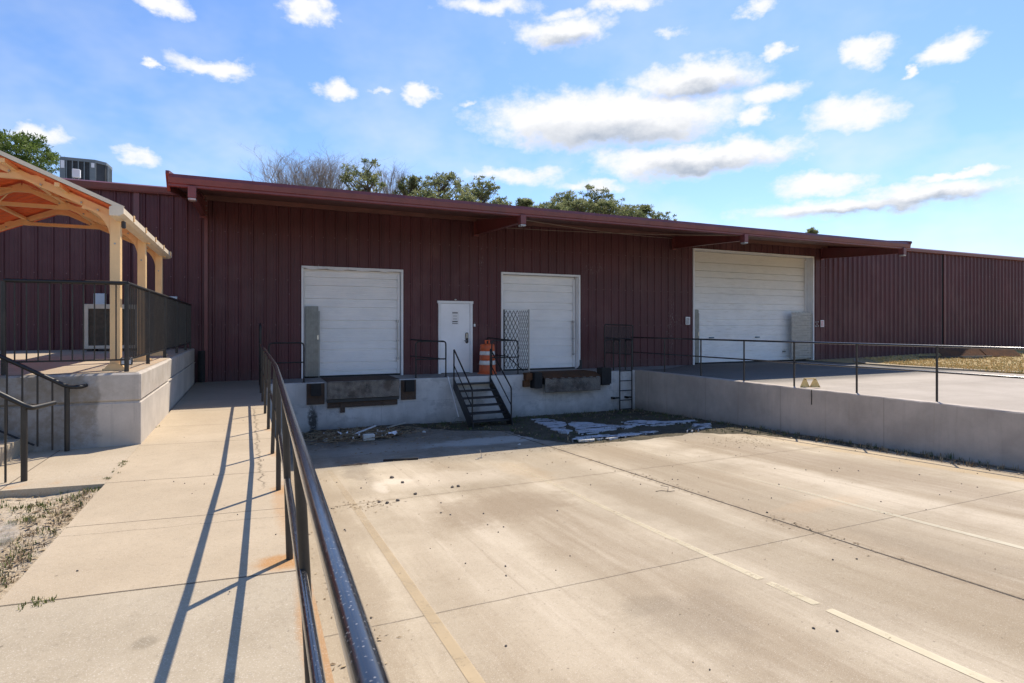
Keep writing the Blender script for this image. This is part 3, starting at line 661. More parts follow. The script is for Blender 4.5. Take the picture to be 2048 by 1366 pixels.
tag(obj('grass', md, M['litter']), 'short brown grass growing on dirt by the dock and long wall', 'grass', kind='stuff')
tag(obj('leaf_litter', ml, M['litter']), 'small brown leaves and crumbs scattered over the yard', 'leaf litter', kind='stuff')
# bed on the left
mg, ml, mt = MB(), MB(), MB()
for i in range(2200):
    y = rr.uniform(2.6, 6.6); x = -1.2-abs(rr.gauss(0, .32)); 
    if y > 5.7+rr.random()*.5: x = -1.2-rr.random()*2.6
    if (abs(x+2.1)/.6)**2+(abs(y-4.75)/1.15)**2 < 1 and rr.random() < .9: continue
    litter(ml, x, y, bedz(x, y)+.004, rr, rr.choice((.008, .011, .016, .026)))
for i in range(420):
    y = rr.uniform(3, 6.45); x = -1.22-abs(rr.gauss(0, .2)) if rr.random() < .6 else -1.25-rr.random()*2
    if y > 6.36: continue
    blades(ml if rr.random() < .5 else mt, x, y, bedz(x, y), rr.uniform(.025, .06), 6, rr, .05, .0035)
for (cx, cy, n_) in ((-1.95, 6.15, 50), (-2.15, 6.05, 30), (-1.5, 5.55, 22), (-1.63, 6.0, 18), (-1.25, 6.25, 16), (-1.2, 5.0, 8), (-1.22, 4.2, 8)):
    for _ in range(n_):
        x, y = rr.gauss(cx, .07), min(6.4, rr.gauss(cy, .06)); blades(mt, x, y, bedz(x, y), .035, 6, rr, .03, .0035)
for (x, y, n_) in ((-1.0, 3.74, 10), (-.93, 3.73, 6), (-1.165, 7.25, 10), (-1.16, 7.05, 4), (-1.16, 11.0, 5), (-1.15, 9.6, 3), (-1.165, 6.5, 6), (-1.165, 6.8, 4)):
    for _ in range(n_): blades(mt, rr.gauss(x, .02), rr.gauss(y, .05), 0, .022, 6, rr, .02, .0025)
tag(obj('leaf_litter', ml, M['litter']), 'brown mulch and dead stalks along the left walkway edge', 'leaf litter', kind='stuff')
tag(obj('grass', mt, M['greengrass']), 'bright green weeds in the soil bed and walkway joints', 'grass', kind='stuff')
# dry grass far right
mg, md = MB(), MB()
for i in range(9000):
    y = rr.uniform(4, 16.4); x = 20.85+rr.random()**1.7*18
    if y > 13.4 and x < 21.0+(y-13.4)*.9: continue
    blades(md if rr.random() < .94 else mg, x, y, gz(x, y)-.01, rr.uniform(.05, .12), 4, rr, .12, .012)
tag(obj('grass', md, M['drygrass']), 'straw coloured dry grass behind the driveway kerb', 'grass', kind='stuff')
tag(obj('grass', mg, M['greengrass']), 'sparse green tufts among the dry grass at right', 'grass', kind='stuff')

# painted bay lines
def stripe(x0, x1, ya, yb, mat, label, bend=0):
    m = MB(); n = 30; vs = []
    for i in range(n+1):
        y = ya+(yb-ya)*i/n; o = bend*sin(i/n*pi); vs += [(x0+o, y, yz(y)+.004), (x1+o, y, yz(y)+.004)]
    m.add(vs, [(2*i, 2*i+1, 2*i+3, 2*i+2) for i in range(n)]); o = obj('parking_line', m, mat); tag(o, label, 'parking line', 'parking lines on the yard', 'structure')
stripe(1.265, 1.36, -4, 10.6, M['stripe_tan'], 'tan brown worn parking line nearest the walkway rail', .02)
gs = NM('cream_broken_paint'); gs.fin(gs.mix(gs.rng(gs.noise(3, 5, .6), .3, .7), (.62, .54, .37), (.72, .63, .44)), .8)
xg = gs.xyz(); w4 = gs.math('ADD', gs.math('MULTIPLY', gs.noise(7, 8, .8), .65), gs.math('MULTIPLY', gs.noise(40, 4, .8), .35))
thr4 = gs.math('ADD', gs.rng(xg[1], 3.15, 3.3, .30, .40), gs.math('MULTIPLY', gs.math('SUBTRACT', gs.rng(gs.math('ABSOLUTE', gs.math('SUBTRACT', xg[1], 3.24)), .01, .09, 1, 0), 0), .35))
thr4 = gs.math('ADD', thr4, gs.math('MULTIPLY', gs.rng(gs.math('ABSOLUTE', gs.math('SUBTRACT', xg[1], 3.83)), .01, .06, 1, 0), .3))
gs.L.new(gs.math('MULTIPLY', gs.rng(gs.math('SUBTRACT', w4, thr4), -.08, .14), gs.rng(xg[1], 9.2, 2.6, .15, .8, False)), gs.b.inputs['Alpha']); M['stripe_mid'] = gs.m
stripe(4.27, 4.355, -4, 9.4, M['stripe_mid'], 'pale yellow worn parking line down the middle of the yard', -.1)
stripe(7.06, 7.15, -4, 9.4, M['stripe_cream'], 'pale yellow parking line nearest the long retaining wall', .08)

# ------------------------------------------------------------------ warehouse
wh = thing('warehouse', (8, WY, 0), 'long low dark red metal warehouse with white roll-up doors', 'building')
PER = .3025; PH = .14
def rib_line(x0, x1, depth=.03, base=.075, top=.03, minor=True, per=PER, ph=PH):
    pts = [(x0, 0)]; k = math.floor((x0-ph)/per)-1
    while True:
        c = ph+k*per; k += 1
        if c-base/2-per > x1: break
        q = [(c-base/2, 0), (c-top/2, -depth), (c+top/2, -depth), (c+base/2, 0)]
        if minor:
            for o in (per*.36, per*.64): q += [(c+o-.014, 0), (c+o-.006, -.005), (c+o+.006, -.005), (c+o+.014, 0)]
        for p in q:
            pts.append(p)
    out = []
    full = pts[1:]
    def dep(x):
        for a, b in zip(full, full[1:]):
            if a[0] <= x <= b[0] and b[0] > a[0]: return a[1]+(b[1]-a[1])*(x-a[0])/(b[0]-a[0])
        return 0
    return [(x0, dep(x0))]+[p for p in full if x0 < p[0] < x1]+[(x1, dep(x1))]
def rib_wall(m, x0, x1, z0, z1, y=WY, **k):
    p = rib_line(x0, x1, **k); vs = []
    for (x, d) in p: vs += [(x, y+d, z0), (x, y+d, z1)]
    m.add(vs, [(2*i, 2*i+2, 2*i+3, 2*i+1) for i in range(len(p)-1)])
D1 = (1.39, 4.08, 3.0); D2 = (7.26, 10.02, 3.06); D3 = (14.89, 21.12, 4.22); MD = (5.21, 6.23, 2.15)
TOP = 4.9
m = MB()
xs = [(-14, D1[0], .0), (D1[0], D1[1], D1[2]), (D1[1], MD[0], 0), (MD[0], MD[1], MD[2]), (MD[1], D2[0], 0), (D2[0], D2[1], D2[2]), (D2[1], D3[0], 0), (D3[0], D3[1], D3[2]), (D3[1], 21.95, 0)]
for a, b, z in xs: rib_wall(m, a, b, z, 4.66 if b <= 1.39 and False else TOP-.1)
wall = obj('front_wall', m, M['red'], wh)
m = MB(); rib_wall(m, 21.95, 46, -.2, TOP-.02, y=WY, depth=.05, base=.16, top=.07, minor=False, per=.305); obj('front_wall', m, M['red'], wh)['label'] = 'deeper ribbed red wall sheeting at the right end'
m = MB(); m.box(-14, -13.9, WY, 45, -.2, 4.9); m.box(45.9, 46, WY, 45, -.2, 4.9); m.box(-14, 46, 44.9, 45, -.2, 4.9)
obj('side_wall', m, M['red'], wh)
m = MB(); m.add([(-14.2, WY-.05, 4.84), (46.2, WY-.05, 4.84), (46.2, 31, 5.3), (-14.2, 31, 5.3), (46.2, 45.2, 4.84), (-14.2, 45.2, 4.84)], [(0, 1, 2, 3), (3, 2, 4, 5)]); obj('roof', m, M['roof'], wh)
# eave trims left and right
m = MB(); m.prism([(WY-.1, 4.66), (WY-.12, 4.70), (WY-.14, 4.82), (WY-.06, 4.86), (WY+.1, 4.87), (WY+.1, 4.66)], -14.1, -1.36, 'x'); obj('eave_trim', m, M['red_trim'], wh)
m = MB(); m.prism([(WY-.1, 4.78), (WY-.14, 4.80), (WY-.15, 4.92), (WY-.06, 4.98), (WY+.1, 4.98), (WY+.1, 4.78)], 21.85, 46.1, 'x'); obj('eave_trim', m, M['red_trim'], wh)
# corner trims
m = MB(); m.box(-.98, -.9, WY-.05, WY+.01, 0, 4.7); obj('panel_trim', m, M['red_trim'], wh)
m = MB(); m.box(-2.5, -2.38, WY-.045, WY+.01, .9, 4.66); obj('panel_trim', m, M['red_trim'], wh)
m = MB(); m.box(29.72, 29.9, WY-.045, WY-.001+.05, -.1, 4.78); obj('recess_shade_strip', m, M['dark'], wh)  # dark strip on the wall, painted as the shade of a gap
m = MB(); m.box(29.9, 29.98, WY-.09, WY+.01, -.1, 4.78); obj('downspout', m, M['red_trim'], wh)

def rollup(x0, x1, h, rec, mat, name_lab, lines, jamb=.12):
    # sheet with grooves
    m = MB(); prof = []; y = WY+rec; z = .0
    zs = sorted(lines)
    cur = 0.02; prof.append((cur, 0))
    for L_ in zs+[h-.03]:
        zz = cur+.06
        while zz < L_-.035: prof += [(zz-.009, 0), (zz, .006), (zz+.009, 0)]; zz += .052
        if L_ < h-.1: prof += [(L_-.022, 0), (L_-.018, .05), (L_+.012, .05), (L_+.022, -.006), (L_+.034, 0)]
        cur = L_
    prof.append((h-.02, 0)); vs = []
    for z_, d in prof: vs += [(x0+.02, y+d, z_), (x1-.02, y+d, z_)]
    m.add(vs, [(2*i, 2*i+1, 2*i+3, 2*i+2) for i in range(len(prof)-1)])
    dr = obj('roll_up_door', m, mat, wh); dr['label'] = name_lab
    m = MB(); t = .05
    m.bbox(x0-.045, x0+.012, WY-.05, y+.0, .0, h+.045, .004); m.bbox(x1-.012, x1+.045, WY-.05, y+.0, .0, h+.045, .004)
    m.bbox(x0+.0125, x1-.0125, WY-.05, y+.0, h-.012, h+.045, .004)
    obj('door_frame', m, M['white'], dr)
    m = MB(); m.box(x0+.02, x1-.02, y-.02, y-.001, .0, .05); obj('bottom_seal', m, M['rubber'], dr)
    m = MB(); m.box(x1-.10, x1-.03, y-.05, y-.002, .05, h-.1); obj('guide_track', m, M['white'], dr)
    m = MB(); m.box(x0+.03, x0+.06, y-.04, y-.002, .05, h-.1); obj('guide_track', m, M['white'], dr)
    return dr
L1 = [.165, .40, .76, .98, 1.34, 1.565, 1.93, 2.16, 2.52, 2.75]
L3 = [.2, .45, .84, 1.06, 1.42, 1.66, 2.03, 2.27, 2.63, 2.88, 3.24, 3.48, 3.8]
d1 = rollup(*D1, .10, M['door1'], 'white roll-up door left of the walk door', L1)
d2 = rollup(*D2, .22, M['door1'], 'white roll-up door with the open lattice gate', L1)
d3 = rollup(*D3, .30, M['door3'], 'largest roll-up door, speckled, with warm bounce light painted on its top', L3)
for dd, xx, yy_ in ((d1, 3.98, WY+.06), (d2, 9.90, WY+.17)):
    m = MB(); m.box(xx-.012, xx+.012, yy_-.04, yy_, .45, 1.6); m.box(xx-.03, xx+.03, yy_-.05, yy_, .45, .52); m.box(xx-.03, xx+.03, yy_-.05, yy_, .98, 1.02); m.box(xx-.03, xx+.03, yy_-.05, yy_, 1.52, 1.6); obj('latch_bar', m, M['galvlight'], dd)
for gx in (15.9, 18.25):
    m = MB(); m.box(gx, gx+.2, WY+.24, WY+.30, .96, 1.0); obj('door_grip', m, M['bluetape'], d3)
m = MB(); m.box(19.75, 19.85, WY+.22, WY+.3, .36, .42); obj('latch', m, M['galv'], d3)
m = MB(); m.prism([(9.86, .0), (10.1, .0), (10.1, .3), (10.03, .3), (10.03, .13), (9.98, .06)], WY-.09, WY-.052, 'y'); obj('corner_guard', m, M['stairiron'], d2)
# torn head flashing of first door
m = MB(); vs = []; rr = random.Random(8)
for i in range(28):
    x = D1[0]-.04+(D1[1]-D1[0]+.08)*i/27; vs += [(x, WY-.056-.006*rr.random(), 3.048), (x, WY-.07-.03*rr.random(), 3.0-.035*abs(sin(i*.5))-.02*rr.random())]
m.add(vs, [(2*i, 2*i+2, 2*i+3, 2*i+1) for i in range(27)]); obj('head_flashing', m, M['white'], d1)
# walk door
m = MB(); m.bbox(MD[0]+.055, MD[1]-.055, WY-.035, WY+.02, .02, MD[2]-.06, .004)
wd = obj('door', m, M['doorwhite'], wh); wd['label'] = 'plain white steel walk door with posted notice'
m = MB(); m.bbox(MD[0]-.03, MD[0]+.05, WY-.06, WY+.05, 0, MD[2]+.02, .004); m.bbox(MD[1]-.05, MD[1]+.03, WY-.06, WY+.05, 0, MD[2]+.02, .004); m.bbox(MD[0]-.06, MD[1]+.05, WY-.065, WY+.05, MD[2]-.055, MD[2]+.023, .004)
obj('door_frame', m, M['white'], wd)
m = MB(); poly = [(6.075+.045*cos(2*pi*i/20), 1.06+(.12 if sin(2*pi*i/20) > 0 else -.12)+.045*sin(2*pi*i/20)) for i in range(20)]
m.prism(poly, WY-.06, WY-.034, 'y'); lk = obj('lock', m, M['ink'], wd)
m = MB(); m.box(6.06, 6.085, WY-.068, WY-.0605, 1.05, 1.2); m.tube([(6.075, WY-.06, .97), (6.075, WY-.10, .97), (5.97, WY-.10, .975)], .011, 8); obj('handle', m, M['chrome'], wd)
m = MB(); m.box(5.6, 5.82, WY-.040, WY-.0375, 1.46, 1.86)
pp = obj('notice', m, M['paper'], wd)
# ------------------------------------------------------------------ canopy
m = MB(); Y0 = 13.4
m.prism([(Y0+.06, 4.46), (WY-.15, 4.97), (WY+.02, 4.98), (WY-.0, 4.93), (Y0+.08, 4.40)], -1.40, 21.95, 'x')
can = obj('canopy', m, M['red_trim'], wh); can['label'] = 'long red metal canopy over the dock doors'
m = MB(); m.prism([(Y0+.09, 4.475), (Y0+.00, 4.455), (Y0-.035, 4.38), (Y0-.02, 4.27), (Y0+.005, 4.255), (Y0+.005, 4.215), (Y0+.03, 4.20), (Y0+.16, 4.22), (Y0+.16, 4.26), (Y0+.1, 4.3), (Y0+.1, 4.46)], -1.42, 21.98, 'x'); obj('fascia', m, M['red_trim'], can)
m = MB(); m.add([(-1.38, Y0+.12, 4.24), (21.92, Y0+.12, 4.24), (21.92, WY-.05, 4.73), (-1.38, WY-.05, 4.73)], [(0, 1, 2, 3)]); 
m.add([(-1.38, Y0+.12, 4.30), (21.92, Y0+.12, 4.30), (21.92, WY-.05, 4.79), (-1.38, WY-.05, 4.79)], [(3, 2, 1, 0)]); obj('soffit', m, M['soffit'], can)
for xa, xb in ((-1.46, -1.40), (21.95, 22.0)):
    m = MB(); m.prism([(Y0-.05, 4.50), (Y0+.1, 4.53), (WY-.04, 5.02), (WY-.04, 4.62), (Y0+.28, 4.16), (Y0+.2, 4.14), (Y0-.07, 4.44)], xa, xb, 'x'); obj('rake_trim', m, M['red_trim'], can)
m = MB(); m.box(-1.38, 21.9, WY-.12, WY-.052, 4.60, 4.73); obj('ledger', m, M['soffit'], can)
for bx in (-1.0, 6.38, 13.95, 21.62):
    m = MB(); w = .055
    m.prism([(Y0+.17, 4.22), (WY-.05, 4.66), (WY-.05, 4.22), (WY-.35, 4.2), (Y0+.17, 4.06)], bx-.008, bx+.008, 'x')
    m.beam((bx, Y0+.15, 4.06), (bx, WY-.05, 4.20), .13, .014); m.beam((bx, Y0+.17, 4.235), (bx, WY-.05, 4.64), .13, .014)
    m.box(bx-.08, bx+.08, WY-.075, WY-.035, 4.15, 4.72)
    br = obj('bracket', m, M['red_trim'], can)
    m = MB(); m.bbox(bx-.075, bx+.075, Y0-.05, Y0+.15, 4.0, 4.24, .01); obj('bracket_cap', m, M['red_trim'], br)
    m = MB(); m.bbox(bx-.07, bx+.07, Y0-.045, Y0+.13, 3.95, 3.998, .01); obj('downlight', m, M['galvlight'], br)
    for j in range(4): m = MB(); m.tube([(bx+.07, WY-.077, 4.22+.12*j), (bx+.07, WY-.09, 4.22+.12*j)], .014, 6); obj('bolt', m, M['galv'], br)
for a, b, l in (((6.45, 13.52, 4.14), (13.87, 16.66, 4.55), 'thin sagging cable from second canopy bracket back to the wall'), ((6.52, 16.6, 4.45), (13.87, 13.62, 4.22), 'thin cable rising from the wall to the third canopy bracket')):
    m = MB(); a = Vector(a); b = Vector(b); m.tube([a.lerp(b, t/12)-Vector((0, 0, .06*sin(pi*t/12))) for t in range(13)], .008, 5)
    tag(obj('cable', m, M['wire']), l, 'cable', 'cables under the canopy')
# eyelet
# things fixed on or near the wall
def wall_sign(x, z, lab):
    t = thing('wall_sign', (x, WY-.05, z), lab, 'sign', 'small signs beside the largest door')
    m = MB(); m.bbox(x-.1, x+.1, WY-.05, WY-.036, z-.14, z+.14, .003); obj('plate', m, M['paper'], t)
    m = MB(); rr = random.Random(int(x*10))
    for i in range(3):
        u = x-.075+.05*i
        for j in range(5):
            zz = z-.115+.046*j; m.box(u, u+.022+.01*rr.random(), WY-.0525, WY-.0505, zz, zz+.034)
    obj('lettering', m, M['redink'] if x > 18 else M['ink'], t)
wall_sign(14.59, 1.61, 'small white rectangular sign on the red wall left of the largest door'); wall_sign(21.65, 1.52, 'small white and red sign on the red wall right of the largest door')
t = thing('wall_anchors', (21.36, WY-.02, 1.5), 'cluster of five pale filled bolt holes beside the right sign', 'wall anchors')
for dx, dz in ((-.06, .08), (.07, .09), (0, 0), (-.06, -.09), (.08, -.08)): m = MB(); m.lump((21.36+dx, WY-.02, 1.5+dz), .032, int(99+dx*100+dz*10), .9); obj('filler_plug', m, M['foam'], t)
for z_, h_ in ((1.80, .028), (1.715, .01), (1.625, .012), (1.54, .028), (1.49, .02)):
    w_ = .15 if h_ > .015 else .1; m = MB(); m.box(5.71-w_/2-.02, 5.71+w_/2, WY-.0432, WY-.041, z_, z_+h_); obj('text_line', m, M['ink'], wd)
t = thing('doorbell', (6.33, WY, 1.44), 'tiny white box on the wall right of the walk door', 'doorbell')
m = MB(); m.bbox(6.305, 6.355, WY-.05, WY-.001, 1.40, 1.48, .004); obj('case', m, M['paper'], t); m = MB(); m.tube([(6.33, WY-.03, 1.48), (6.33, WY-.03, 1.52)], .008, 6); obj('stem', m, M['galv'], t)
m = MB(); m.lathe([(.02, 0), (.035, .01), (.03, .035), (.01, .04)], (5.71, WY-.06, 2.19), 10); tag(obj('door_sensor', m, M['foam']), 'tiny pale fitting above the white walk door', 'sensor')

# electrical boxes on the wall behind the platform
t = thing('electrical_box', (-3.16, WY, 1.98), 'pale grey electrical box on the wall above the beige unit', 'electrical box', 'electrical boxes on the left wall')
m = MB(); m.bbox(-3.28, -3.05, WY-.16, WY-.01, 1.78, 2.19, .008); obj('case', m, M['boxgrey'], t)
m = MB(); m.box(-3.07, -3.05-.001, WY-.175, WY-.161, 1.85, 2.1); m.tube([(-3.17, WY-.08, 1.78), (-3.17, WY-.08, .9)], .02, 8); obj('hasp', m, M['boxgrey'], t)
t = thing('electrical_box', (-1.66, WY, 2.0), 'pale grey electrical box peeking over the side railing', 'electrical box', 'electrical boxes on the left wall')
m = MB(); m.bbox(-1.75, -1.57, WY-.16, WY-.01, 1.78, 2.15, .008); obj('case', m, M['boxgrey'], t); m = MB(); m.tube([(-1.66, WY-.08, 1.78), (-1.66, WY-.08, .9)], .02, 8); obj('conduit', m, M['boxgrey'], t)
# ------------------------------------------------------------------ dock levellers
t = thing('dock_leveler', (2.8, DY, 0), 'dock leveler with checker plate lip under the left roll-up door', 'dock leveler', 'dock levelers')
m = MB(); m.box(1.84, 3.70, DY-.11, WY-.1, .004, .014); obj('deck_plate', m, M['rustplate'], t)
m = MB(); m.bbox(1.85, 3.69, DY-.14, DY-.11, -.44, -.02, .006); m.tube([(1.85, DY-.115, -.008), (3.69, DY-.115, -.008)], .02, 8); obj('lip', m, M['tread'], t)
m = MB(); m.box(1.87, 3.66, DY-.045, DY-.002, -.67, -.53); m.box(2.18, 2.30, DY-.06, DY-.046, -.80, -.44); m.box(3.27, 3.29, DY-.06, DY-.046, -.68, -.52); obj('frame_beam', m, M['rustplate'], t)
m = MB(); m.box(1.85, 3.69, DY-.105, DY-.002, -.525, -.445); m.box(1.90, 3.64, DY-.10, DY-.004, -.44, -.0); obj('lip_recess_shade', m, M['stairiron'], t)  # dark blocks stand in for the shaded recess behind the lip
for x0, x1 in ((1.37, 1.80), (3.76, 4.17)):
    m = MB(); m.bbox(x0, x1, DY-.03, DY-.003, -.56, -.03, .004); m.box(x0+.03, x0+.12, DY-.05, DY-.031, -.32, -.06); m.box(x1-.12, x1-.03, DY-.05, DY-.031, -.32, -.06); bp = obj('bumper_plate', m, M['rustplate'], t)
    m = MB()
    for j in range(9): m.box(x0+.095+j*.0265, x0+.095+j*.0265+.024, DY-.17, DY-.052, -.33, -.03)
    obj('bumper', m, M['rubber'], bp)
t = thing('dock_leveler', (8.9, DY, 0), 'dock leveler with rusty plate and projecting bumpers under the second roll-up door', 'dock leveler', 'dock levelers')
m = MB(); m.prism([(DY-.30, -.10), (DY-.02, .010), (WY-.55, .014), (WY-.55, .005), (DY-.02, .003), (DY-.30, -.125)], 7.93, 9.87, 'x'); obj('deck_plate', m, M['rust'], t)
m = MB(); m.bbox(7.95, 9.86, DY-.325, DY-.30, -.535, -.145, .005)
for j in range(8): m.tube([(7.96+j*.25, DY-.32, -.128), (8.08+j*.25, DY-.32, -.128)], .018, 8)
obj('lip', m, M['tread'], t)
m = MB(); m.box(7.95, 9.86, DY-.29, DY-.001, -.30, -.135); obj('frame_beam', m, M['stairiron'], t)
m = MB(); m.bbox(7.40, 7.60, DY-.2, DY+.05, -.16, .05, .01); m.bbox(7.36, 7.56, DY-.12, DY-.002, -.36, -.17, .006); bp = obj('bumper_plate', m, M['rust'], t)
m = MB()
for j in range(7): m.box(7.62+j*.036, 7.652+j*.036, DY-.30, DY-.002, -.40, .06)
obj('bumper', m, M['rubber'], bp)
m = MB()
for j in range(8): m.box(9.93+j*.036, 9.962+j*.036, DY-.30, DY-.002, -.40, .13)
m.bbox(10.23, 10.38, DY-.14, DY-.002, -.38, .1, .006); obj('bumper', m, M['rubber'], t)
# ------------------------------------------------------------------ guard rails
def P3(x, y, z): return (x, y, z)
def rail_thing(name, loc, label, cat, group=None): return thing(name, loc, label, cat, group)
def hoop(t, x0, x1, y, top=1.0, mid=.51, r=.02, base=0):
    m = MB(); m.tube([(x0, y, base), (x0, y, top), (x1, y, top), (x1, y, base)], r, 10, bend=.1); f = obj('frame', m, M['iron'], t)
    m = MB(); m.tube([(x0, y, mid), (x1, y, mid)], r*.9, 10); obj('mid_rail', m, M['iron'], t)
    for x in (x0, x1): m = MB(); m.lathe([(.05, 0), (.05, .008), (.025, .012)], (x, y, base+.003), 12); obj('foot_plate', m, M['iron'], t)
gg = 'pipe guardrails on the dock edge'
t = rail_thing('guardrail', (.9, DY+.06, 0), 'black pipe guardrail left of the first dock leveler', 'guardrail', gg); hoop(t, .5, 1.31, DY+.06)
t = rail_thing('guardrail', (4.6, DY+.06, 0), 'black pipe guardrail in front of the wall left of the walk door', 'guardrail', gg); hoop(t, 4.19, 5.04, DY+.06)
m = MB(); m.tube([(4.32, WY-.08, 1.03), (4.32, WY-.2, 1.03), (5.0, DY+.08, .985)], .018, 8, bend=.08); m.tube([(4.32, WY-.08, .55), (5.0, DY+.08, .50)], .016, 8); obj('return_rail', m, M['iron'], t)
t = rail_thing('guardrail', (6.8, DY+.06, 0), 'black pipe guardrail standing by the orange drum', 'guardrail', gg); hoop(t, 6.42, 7.25, DY+.06)
m = MB(); m.tube([(6.72, WY-.09, .9), (6.72, WY-.09, 1.06), (7.2, DY+.1, .99)], .018, 8, bend=.05); m.tube([(6.74, WY-.1, .55), (7.1, DY+.5, .52), (7.5, DY+.2, .08)], .016, 8); obj('return_rail', m, M['iron'], t)
# steel stair
t = thing('metal_staircase', (5.78, 14.7, -1.22), 'black steel staircase of six treads up to the dock', 'staircase')
sx0, sx1 = 5.24, 6.33; yt, yb = DY-.02, 13.98; zb = yz(14)
for x in (sx0, sx1):
    m = MB(); m.prism([(yt, -.02), (yt, -.32), (yb+.22, zb+.0), (yb-.05, zb+.0), (yb-.05, zb+.2)], x-.012, x+.012, 'x'); obj('stringer', m, M['stairiron'], t)
for i in range(6):
    z = -.17-.172*i; y = DY-.26-.237*i
    m = MB(); m.bbox(sx0+.013, sx1-.013, y-.01, y+.25, z-.035, z, .005); obj('tread', m, M['stairiron'], t)
for x in (sx0, sx1):
    m = MB(); m.tube([(x, yt-.03, -.1), (x, yt-.03, .77), (x, yb+.02, -.21), (x, yb+.02, zb+.02)], .02, 10, bend=.04); hr = obj('handrail', m, M['iron'], t)
    m = MB(); m.tube([(x, yt-.03, .33), (x, yb+.02, -.66)], .015, 8); obj('mid_rail', m, M['iron'], hr)
# ladder
t = thing('ladder', (10.93, DY-.12, -1.2), 'black fixed ladder on the dock wall near the corner', 'ladder'); ly = DY-.14
for x in (10.69, 11.15):
    m = MB(); m.tube([(x, ly, yz(15.4)+.03), (x, ly, .98), (x, ly+.35, .98), (x, ly+.35, .0)], .021, 8, bend=.08); obj('side_rail', m, M['iron'], t)
for z in (-1.2, -.92, -.62, -.31, .0):
    m = MB(); m.tube([(10.69, ly, z), (11.15, ly, z)], .013, 8); obj('rung', m, M['iron'], t)
for x in (10.69, 11.15):
    m = MB(); m.box(x-.24 if x < 11 else x-.19, x-.02, ly+.0, ly+.05, -.86, -.82); m.box(x-.24 if x < 11 else x-.19, x-.18 if x < 11 else x-.12, ly+.0, ly+.14, -.87, -.81); obj('wall_bracket', m, M['iron'], t)
t = rail_thing('ladder_guard', (10.9, DY+.3, 0), 'tall black pipe hoop guard behind the ladder top', 'guardrail')
m = MB(); m.tube([(10.52, DY+.45, 0), (10.52, DY+.45, 1.47), (11.36, DY+.1, 1.44), (11.34, DY+.1, 0)], .02, 8, bend=.06); obj('frame', m, M['iron'], t)
m = MB(); m.tube([(10.52, DY+.45, 1.04), (11.36, DY+.1, 1.0)], .017, 8); m.tube([(10.52, DY+.45, .56), (11.36, DY+.1, .5)], .017, 8); obj('mid_rail', m, M['iron'], t)
m = MB(); m.add([(10.55, DY+.44, .54), (11.32, DY+.12, .50), (11.32, DY+.12, 1.40), (10.55, DY+.44, 1.42)], [(0, 1, 2, 3)]); obj('mesh_screen', m, M['screen'], t)
m = MB(); m.tube([(10.27, DY+.06, .08), (10.27, DY+.06, .98), (10.66, DY+.06, 1.0)], .017, 8, bend=.08); obj('side_rail', m, M['iron'], t)
# walkway rail
t = rail_thing('handrail', (.26, 8, 0), 'long black pipe handrail running along the walkway in the foreground', 'handrail')
def rx(y): return .12+.0245*y if y < 7 else min(.29, .2875+.0)
top = [(.12+.0245*y, y, .985) for y in (-2.2, -1, 0, .8, 1.6, 2.4, 3.4, 4.6, 5.8, 6.8)]+[(.287, 7.6, .99), (.288, 9.3, .995), (.288, 11, 1.0), (.288, 13, 1.0), (.288, 14.5, 1.0)]
m = MB(); m.tube(top, .0222, 20); obj('top_rail', m, M['pipe'], t)
m = MB(); m.tube([(x+.012, y, z-.50) for x, y, z in top], .0195, 16); obj('mid_rail', m, M['pipe'], t)
for y in (-.85, .75, 2.35, 3.81, 5.45, 7.03, 8.73, 10.3, 11.96, 13.5):
    bx = .215+.0065*y if y < 8 else .272; rx_ = .12+.0245*y if y < 7.2 else .288
    m = MB(); m.tube([(bx, y, wz(y)-.02), (rx_, y, .965)], .0205, 12); p_ = obj('post', m, M['post'], t)
m = MB(); m.tube([(.288, 14.5, .0), (.288, 14.5, 1.4), (.288, 14.56, 1.46), (.288, 15.2, 1.46), (.288, 15.26, 1.4), (.288, 15.26, 0)], .022, 10, bend=.05); m.tube([(.288, 14.5, .52), (.288, 15.26, .52)], .018, 8); m.tube([(.288, 14.5, 1.0), (.288, 15.26, 1.0)], .018, 8)
obj('end_hoop', m, M['iron'], t)
# rail on right wall
t = rail_thing('guardrail', (11.6, 10, 0), 'long black two-rail pipe guardrail on top of the long retaining wall', 'guardrail')
X_ = lambda y: 11.62+.012*(15-y)
m = MB(); m.tube([(X_(y), y, 1.045) for y in (16.0, 12, 8, 4, 0, -6)], .022, 10); obj('top_rail', m, M['pipe'], t)
m = MB(); m.tube([(X_(y), y, .56) for y in (16.0, 12, 8, 4, 0, -6)], .018, 10); obj('mid_rail', m, M['pipe'], t)
for y in (15.95, 14.35, 12.8, 11.25, 9.75, 8.22, 6.66, 5.1, 3.5, 1.9, .3):
    m = MB(); m.tube([(X_(y), y, .005), (X_(y), y, 1.03)], .02, 10); obj('post', m, M['post'], t)
# ------------------------------------------------------------------ raised platform, stairs and its rails
PX = -1.16; PY = 8.26; PZ = .86
t = thing('raised_platform', (-3, 12, 0), 'raised grey concrete platform with grooved side, left of the walkway', 'platform')
m = MB()
m.bbox(-9, PX, PY, 11.05, -.3, .508, .008); m.bbox(-9, PX-.03, 11.055, WY-.08, -.3, .508, .008); obj('base_wall', m, M['platwall'], t)
m = MB(); m.box(-8.9, PX-.012, PY+.012, WY-.09, .50, .52)
obj('groove', m, M['platwall'], t)
m = MB(); m.bbox(-9, PX, PY, 11.05, .52, PZ, .022); m.bbox(-9, PX-.03, 11.055, WY-.08, .52, PZ, .022); obj('cap', m, M['platwall'], t)
m = MB(); m.add([(-8.9, PY+.05, PZ+.004), (PX-.06, PY+.05, PZ+.004), (PX-.06, WY-.1, PZ+.004), (-8.9, WY-.1, PZ+.004)], [(0, 1, 2, 3)]); obj('floor', m, M['plattop'], t)
